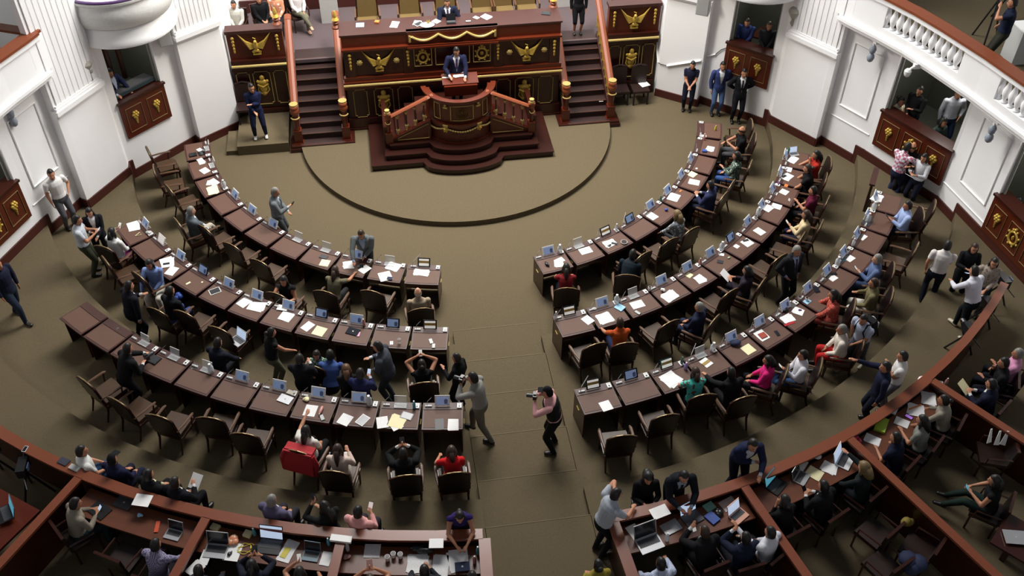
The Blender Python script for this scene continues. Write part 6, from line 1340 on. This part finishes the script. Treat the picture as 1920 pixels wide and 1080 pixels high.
for a, l_, r1 in ((-32.0, 'wooden divider between left edge area and leftmost press box', 18.5), (-22.25, 'wooden divider between leftmost and second left press box', 18.0), (-13.2, 'wooden divider between second and third left press box', 18.0), (-4.1, 'wooden end wall of left press boxes beside central aisle', 18.0),
                  (4.3, 'wooden end wall of right press boxes beside central aisle', 18.0), (13.7, 'wooden divider between first and second right press box', 18.5), (22.7, 'long wooden divider right of the second right press box', 20.0), (31.9, 'long wooden divider right of the third right press box', 20.0)):
    divider(a, r1, l_, .2 if abs(a) < 5 else .16)
zc = ZD['c']; onL = lambda s: s
S2 = lambda px, py, turn, w, h, m, d, on, n=1, z=zc, th=.004: sheet(px, py, z, turn, w, h, m, d, n, on=on, th=th)
b1, b2, b3 = 'on the leftmost press box counter', 'on the second left press box counter', 'on the third left press box counter'
laptop(187, 957, zc, -12, M_OFF, M_BLACK, False, 'black closed laptop case', b1, 1.1); laptop(233, 943, zc, 0, M_OFF, mat('grey_slate', '4a4a50', .4), False, 'dark grey closed laptop', b1, 1.0); S2(267, 938, 10, .3, .24, M_PAPER, 'white sheet', 'on the rail of the leftmost press box', z=RZ+.005)
lump('foil', 264, 968, zc, 'small blue foil wrapper', 'wrapper', M_CYAN, (.06, .04, .04), on=b1); S2(295, 988, 20, .07, .22, mat('orange_wrapper', 'd8542c', .5), 'orange candy bar wrapper', b1, th=.015); laptop(325, 1003, zc, 0, M_OFF, M_SILV, desc='silver laptop with dark screen', on=b1, s=.85)
laptop(405, 1034, zc, 6, M_OFF, M_SILV, desc='large silver laptop with dark screen', on=b2, s=1.15); S2(437, 1035, 4, .26, .34, M_PAPER, 'white mouse mat paper', b2); lump('mouse', 431, 1039, zc+.01, 'black computer mouse', 'mouse', M_BLACK, (.035, .055, .025), on=b2)
laptop(505, 1025, zc, 2, M_SCRB, M_BLACK, desc='black laptop with white screen', on=b2, s=1.25); S2(540, 1033, -14, .22, .42, M_PRINT, 'white magazine with yellow drawing', b2, n=2); S2(535, 1036, -14, .1, .2, mat('yellow_drawing', 'd9c84e', .6), 'yellow drawing sheet', b2, z=zc+.01)
laptop(583, 1043, zc, -3, M_OFF, mat('blue_grey_tablet', '6f8894', .4), desc='blue-grey folding tablet', on=b2, s=.85); S2(612, 1048, -6, .17, .26, M_PAPER, 'white notebook page', b2, n=2); bottle('teal_bottle', 617, 1022, zc, 'clear blue water bottle', b2); bottle('teal_bottle', 478, 1003, zc, 'teal lidded tumbler', b2); S2(404, 990, -8, .15, .11, M_YEL, 'cream box lid', b2, th=.05); S2(465, 1003, -8, .13, .12, M_YEL, 'beige carton', b2, th=.06)
lump('bag', 438, 1015, zc, 'clear bag with orange snack', 'bag', mat('orange_snack', 'd98a62', .4, kind='blotch', col2='e8dccf', scale=20), (.14, .1, .06), on=b2); 
P = G(462, 1029, zc); bb = MB(); bb.tube([(.14*math.cos(q)*(1-.1*math.sin(3*q)), .08*math.sin(q)+.03*math.sin(2.5*q), .012) for q in [k*.35 for k in range(34)]], .006, n=5); bb.box((.1, 0, .02), (.06, .05, .035)); o = bb.build('cable', mat('yellow_cable', 'd8c626', .5)); o.location = P; tag(o, 'yellow coiled cable '+b2, 'cable')
S2(365, 1066, -20, .2, .26, M_PRINT, 'white newspaper', b2, n=3); S2(385, 1045, 5, .16, .28, M_PAPER, 'white printed booklet', b2)
S2(698, 1033, 2, .27, .26, M_PRINT, 'white printed page', b3); bottle('bottle', 652, 1031, zc, 'clear water bottle beside divider', b3); S2(640, 1012, -3, .36, .12, M_WHITE, 'long white box', 'on the third left press box rail', z=RZ, th=.05); S2(818, 1019, 0, .24, .18, M_PAPER, 'white card', 'on the third left press box rail, beside the woman in purple', z=RZ, th=.008)
for i, (x, y) in enumerate(((727, 1050), (738, 1044), (751, 1045))): cup(x, y, zc, ['small white cup, leftmost of three', 'white cup with lid, middle of three', 'white cup of coffee, right of three'][i], on=b3, r=.045, h=.11)
lump('necklace', 651, 1045, zc, 'pink beaded pouch', 'pouch', mat('dusty_pink', 'c79a94', .6), (.07, .06, .03), on=b3); S2(783, 1056, 4, .34, .34, M_PRINT, 'newspaper pages', b3, n=3); S2(827, 1060, -6, .26, .4, M_PRINT, 'printed newspaper with red title', b3, n=2); S2(860, 1050, 4, .32, .4, M_PAPER, 'large white sheet', b3, n=2); laptop(867, 1063, zc+.02, 3, M_OFF, M_NAVY, False, 'closed navy laptop', b3, .75)
bottle('teal_bottle', 896, 1038, zc, 'teal and white bottle', b3); bottle('pink_bottle', 890, 1055, zc, 'pink bottle', b3); bag_ = lump('bag', 790, 1035, zc, 'black handbag', 'bag', M_BLACK, (.22, .1, .1), on=b3)
c1, c2, c3 = 'on the first right press box counter', 'on the second right press box counter', 'on the third right press box counter'
S2(1237, 960, 8, .32, .22, M_PAPER, 'large white sheet', 'on the rail of the first right press box', z=RZ+.004, th=.01); laptop(1298, 972, zc, 12, M_SCRB, mat('grey_slate', '4a4a50', .4), desc='grey laptop with white page on screen', on=c1, s=1.05); laptop(1258, 989, zc, 12, m=M_SILV, open_=False, desc='closed silver laptop', on=c1, s=1.0)
laptop(1218, 1020, zc, 8, M_OFF, M_SILV, desc='large silver laptop with black screen', on=c1, s=1.3); S2(1190, 998, 15, .2, .3, M_PAPER, 'white sheets', c1); laptop(1385, 968, zc, 20, M_SCRB, mat('rose_gold', 'e0a892', .35, metal=.4), desc='rose gold laptop', on=c1, s=.95); S2(1366, 945, 10, .3, .22, M_GREYP, 'pale grey sheet', c1); S2(1335, 972, 20, .18, .22, M_BLUE, 'blue book', c1, th=.03); S2(1330, 950, 12, .2, .16, mat('mint_card', '86c4b2', .6), 'mint green printed card', c1); bottle('bottle', 1250, 1013, zc, 'small clear bottle', c1); lump('pouch', 1347, 962, zc, 'black gadget pouch', 'pouch', M_BLACK, (.08, .1, .05), on=c1); S2(1320, 992, 0, .1, .12, M_PAPER, 'white tissue', c1)
laptop(1456, 912, zc, 24, M_SCRT, M_BLACK, desc='black laptop with blue screen', on=c2, s=1.05); S2(1438, 905, 15, .1, .3, mat('yellow_notepad', 'd8cf58', .7), 'yellow notepad', c2); laptop(1503, 897, zc, 28, M_OFF, M_SILV, desc='silver laptop with dark screen', on=c2, s=.9); S2(1503, 874, 26, .3, .14, M_PAPER, 'white envelope', c2); S2(1528, 888, 25, .24, .26, M_YEL, 'cream pages with picture', c2, n=2); S2(1554, 877, 24, .24, .26, M_PAPER, 'white pages', c2, n=2); lump('box', 1531, 858, zc, 'white takeaway box', 'box', M_WHITE, (.1, .08, .05), on=c2); laptop(1584, 865, zc, 26, M_SCRB, M_WHITE, desc='white laptop with bright screen', on=c2, s=1.1)
lump('plush', 1604, 827, zc, 'hot pink fabric', 'fabric', M_PINK, (.08, .12, .08), on='over the divider beside the second right press box'); S2(1636, 825, 28, .2, .28, M_PRINT, 'white printed sheets', c3, n=2); S2(1652, 798, 26, .36, .2, M_LIME, 'lime green box', c3, th=.05); S2(1691, 792, 22, .2, .26, M_PAPER, 'white sheet', c3); S2(1717, 769, 26, .3, .3, M_PRINT, 'white document with orange stripe', c3, n=2); S2(1716, 763, -14, .3, .03, M_ORG, 'orange strip on document', c3, z=zc+.012)
S2(1741, 748, 30, .32, .26, M_PAPER, 'spread white papers', c3, n=3); lump('bag', 1732, 722, zc, 'pink and white plastic bag', 'bag', mat('pink_white_plastic', 'e8c8c4', .4, kind='blotch', col2='f2efee', scale=14), (.18, .14, .1), on=c3); S2(1757, 725, 28, .24, .18, M_WHITE, 'white foam box', c3, th=.06); bottle('pink_bottle', 1772, 722, zc, 'pink water bottle', c3); bottle('purple_bottle', 1683, 760, zc, 'lilac bottle', c3); cup(1654, 775, zc, 'white paper cup', on=c3); S2(1672, 768, 20, .2, .2, M_PAPER, 'white bag', c3, th=.05); phone(1704, 782, zc, 10, mat('violet_screen', 'a070d0', .3, emit=.5), 'phone with violet screen', c3); lump('snack', 1700, 742, zc, 'brown bread roll', 'food', mat('bread', 'a8804c', .8), (.08, .06, .05), on=c3); S2(1598, 812, 26, .3, .07, M_WHITE, 'rolled white paper', c3, th=.05)
laptop(8, 965, zc, -30, M_SCRT, M_BLACK, desc='laptop with teal screen', on='at the left picture edge', s=1.1); laptop(1905, 1008, 1.7, -40, m=M_SILV, open_=False, desc='closed silver laptop', on='on a table at the right picture edge', s=1.2)
tb = thing('side_table', 'brown table surface at the lower left picture edge', 'table', polar(16.75, -35.6, 1.5), R(-36)); tb.location.z = .96
MB().box((0, 0, .70), (1.3, 1.9, .05)).build('tabletop', M_WOODR, tb)
for x in (-.55, .55):
    for y in (-.85, .85): MB().box((x, y, .34), (.06, .06, .68)).build('leg', M_WOODD, tb)
tb = thing('side_table', 'small dark table under the closed laptop, right picture edge', 'table', G(1905, 1008, 1.65), R(40)); tb.location.z = .96
MB().box((0, 0, .69), (.8, .6, .04)).build('tabletop', M_WOODD, tb); MB().box((0, 0, .34), (.1, .1, .66)).build('pedestal', M_WOODD, tb)
# phone stand, coin, wallet on the left rail
S2(120, 866, 0, .2, .13, mat('slate_wallet', '2c2e40', .5), 'dark wallet', 'on the left edge rail', z=RZ, th=.02); S2(140, 878, 0, .2, .1, M_GREYP, 'pale pouch', 'on the left edge rail', z=RZ, th=.03); tablet(47, 842, RZ, 20, M_WHITE, 'small white framed display', 'on the left edge rail', (.07, .13, .01))
# empty chairs in boxes and gallery
for (x, y, z, f, l_) in ((115, 1035, F3, -40, 'dark armchair in the leftmost press box, left side'), (235, 1045, F3, -30, 'armchair with pale seat in the leftmost press box'), (215, 1075, F3, -30, 'armchair at the bottom edge, leftmost press box'), (1500, 1035, F3, 25, 'empty armchair beyond the second right press box counter'), (1720, 1030, F3, 40, 'armchair with dark bag in the third right press box'), (1655, 1062, F3, 25, 'armchair at the bottom edge, third right press box'), (1640, 1000, F3, 30, 'dark armchair with a yellow bag, third right press box'), (1860, 852, F3, 70, 'brown leather armchair with white papers, far right'), (1845, 955, F3, 55, 'dark armchair, far right seats'), (1290, 1070, F3, 10, 'armchair at the bottom edge, first right press box')):
    chairat(x, y, z, f, l_)
lump('bag', 1700, 985, F3+.5, 'yellow string bag', 'bag', mat('mustard_bag', '8c7a34', .8), (.14, .12, .12), on='on an armchair in the third right press box'); lump('coat', 1712, 1058, F3+.5, 'dark navy coat', 'coat', M_NAVY, (.28, .22, .18), on='over an armchair at the bottom edge')
for k, (x, y) in enumerate(((1852, 826), (1867, 830), (1880, 830))):
    P = G(x, y, F3+.72); b = MB(); b.box((0, 0, .14), (.1, .012, .32), rx=R(-15), tx=.35); o = b.build('name_card', M_PAPER); o.location = P; o.rotation_euler = (0, 0, R(10-20*k)); tag(o, 'pointed white paper standing on far right armchair, %s of three' % ['leftmost', 'middle', 'rightmost'][k], 'paper')
# camera equipment on the far left/right floors
def tripod(px, py, fz, lab_, h=1.35):
    t = thing('video_tripod', lab_, 'tripod', G(px, py, fz))
    for k in range(3):
        a = k*2.1; MB().tube([(.0, 0, h*.85), (.32*math.cos(a), .32*math.sin(a), .0)], .022, n=6).build('leg', M_BLACK, t)
    MB().box((0, 0, h), (.16, .34, .2)).build('camera_body', M_BLACK, t); MB().lathe([(.05, 0), (.06, .14)], (0, .16, h), 10, A=Euler((R(-90), 0, 0)).to_matrix().to_4x4()).build('lens', M_BLACK, t); MB().box((.12, -.05, h+.06), (.02, .14, .1)).build('flip_screen', mat('camera_panel', '46506a', .3), t)
    MB().tube([(0, -.1, h-.05), (.1, -.4, h-.15)], .012, n=5).build('pan_handle', M_BLACK, t); return t
for a in ((15, 900, F3, 'black video camera on tripod, lower left picture edge'), (70, 925, F3, 'black tripod behind the left edge rail'), (1795, 668, F3, 'black tripod behind the right curved rail, lower'), (1830, 620, F3, 'black tripod behind the right curved rail, middle'), (1858, 575, F3, 'black tripod behind the right curved rail, upper')): tripod(*a, h=.8)
tripod(1845, 75, 4.45, 'black video camera on tripod on the right balcony', 1.25); tripod(1880, 40, 4.45, 'second black tripod beside the balcony camera', 1.0)
P = G(1908, 115, 4.45); t = thing('equipment_case', 'pale grey case standing behind the balcony handrail', 'case', P); MB().box((0, .1, .42), (.5, .5, .84)).build('case_body', M_GREYP, t); MB().box((0, .1, .85), (.52, .52, .03)).build('lid', M_WHITE, t)
# presidium chairs, visitor chairs
def make_throne():
    t = root('presidium_chair', 'chair'); lm = mat('tan_hide', '6e5a36', .45, noise=.2, scale=8)
    MB().box((0, 0, .45), (.58, .54, .1)).build('seat', lm, t); MB().box((0, -.30, .98), (.56, .08, .96), tx=.86, rx=R(5)).build('backrest', lm, t); b = MB(); b.tube([(-.30, -.27, .45), (-.27, -.36, 1.45), (0, -.37, 1.52), (.27, -.36, 1.45), (.30, -.27, .45)], .028, n=6); b.build('back_frame', M_CHW, t)
    for s in (-1, 1):
        b = MB(); b.tube([(.33*s, -.28, .72), (.34*s, .2, .70), (.33*s, .2, .42)], .03, n=6); b.build('arm', M_ARM, t)
        for y in (-.25, .22): b = MB(); b.cyl((.26*s, y, 0), .03, .42, 8); b.build('leg', M_CHW, t)
    return t
TH = Proto(make_throne)
for k, (x, y) in enumerate(((-1.62+-.62, 1.5), (-1.05, 1.5), (-.02, 1.55), (1.02, 1.6), (1.62, 1.6), (2.3, 1.6))):
    TH.put((x, y, 2.30), R(180), 'tall tan leather presidium chair, %s from the left' % ORD[k], 'presidium chairs')
def make_side():
    t = root('visitor_chair', 'chair'); lm = mat('dark_hide', '2a1a18', .4)
    MB().box((0, 0, .45), (.50, .48, .07)).build('seat', lm, t); b = MB(); b.box((0, -.24, .80), (.48, .05, .56), tx=.95); b.tube([(-.2, -.24, 1.08), (0, -.24, 1.13), (.2, -.24, 1.08)], .03, n=6); b.build('backrest', lm, t)
    for s in (-1, 1):
        for y in (-.21, .21): MB().box((.21*s, y, .21), (.04, .04, .42)).build('leg', M_BLACK, t)
    return t
VC = Proto(make_side)
VC.put((5.02, .66, 0), R(180), 'dark wooden visitor chair beside right staircase', 'visitor chairs'); VC.put((5.62, .62, 0), R(180), 'dark visitor chair with a white sheet, beside pilaster', 'visitor chairs'); VC.put((-5.95, .75, .30), R(180), 'dark visitor chair behind the sign interpreter', 'visitor chairs')
# light grey lecterns on the tribune, flower/plants
def lectern(P, lab_):
    t = thing('lectern', lab_, 'lectern', P); MB().box((0, 0, .5), (.52, .36, 1.0)).build('body', M_GREYP, t); MB().box((0, 0, 1.02), (.56, .42, .05), rx=R(8)).build('top', M_WHITE, t)
lectern(G(620, 38, LAND), 'pale grey lectern behind the left staircase'); lectern(G(1030+25, 8, LAND), 'pale grey lectern behind the right staircase')
for x, y, l_ in ((4.95+.55, 3.2, ''),): pass
tb = thing('panel_rail', 'dark wooden panel behind the last outer right desk', 'panel', G(1645, 340, .64+.75), R(58)); tb.location.z = .64
MB().box((0, .1, .42), (.7, .06, .84)).build('panel', M_WOODD, tb); MB().box((0, .1, .86), (.76, .14, .05)).build('cap_rail', M_DTOP, tb)
# sound desk in the left theatre box, table in the right one
o_, d_, nr_, Ln_ = seg_frame(PTS[3], PTS[4], -1); P = o_+d_*1.3+nr_*.38
t = thing('sound_desk', 'dark sliding-fader sound desk on left theatre box ledge', 'mixing desk', (P.x, P.y, 2.28), math.atan2(d_.y, d_.x)); MB().box((0, 0, .05), (1.25, .5, .08), rx=R(6)).build('console_body', mat('mixer_grey', '2c3a40', .4), t); MB().box((0, 0, .095), (1.15, .42, .01), rx=R(6)).build('fader_panel', M_KEYS, t)
o_, d_, nr_, Ln_ = seg_frame(PTS[3], PTS[4], 1); P = o_+d_*1.5+nr_*1.4
t = thing('box_table', 'dark table with white papers inside right theatre box', 'table', (P.x, P.y, 1.28), math.atan2(d_.y, d_.x)); MB().box((0, 0, .74), (1.3, .7, .05)).build('tabletop', M_WOODD, t); MB().box((0, 0, .36), (.9, .1, .7)).build('trestle', M_WOODD, t)
for k, q in enumerate(((1425, 8), (1447, 18))): sheet(q[0], q[1], 2.06, 0, .3, .24, M_PAPER, 'white paper', on='on the table inside right theatre box, %s' % ('farther' if k == 0 else 'nearer'))
# ================================================================ tidy labels
from collections import defaultdict
bpy.context.view_layer.update()
def dedupe():
    D = defaultdict(list)
    for o in sc.collection.objects:
        if o.parent is None and 'label' in o.keys(): D[o['label']].append(o)
    for l, os_ in D.items():
        if len(os_) < 2: continue
        os_.sort(key=lambda o: o.matrix_world.translation.x)
        nm = ['left one', 'right one'] if len(os_) == 2 else ['leftmost']+['%s from left' % ORD[i] for i in range(1, len(os_))]
        for o, s in zip(os_, nm): o['label'] = l+', '+s
dedupe()
for o in sc.collection.objects:
    if o.parent is None and 'label' in o.keys() and not 4 <= len(o['label'].replace(',', ' ').split()) <= 16: print('LONG', o['label'])
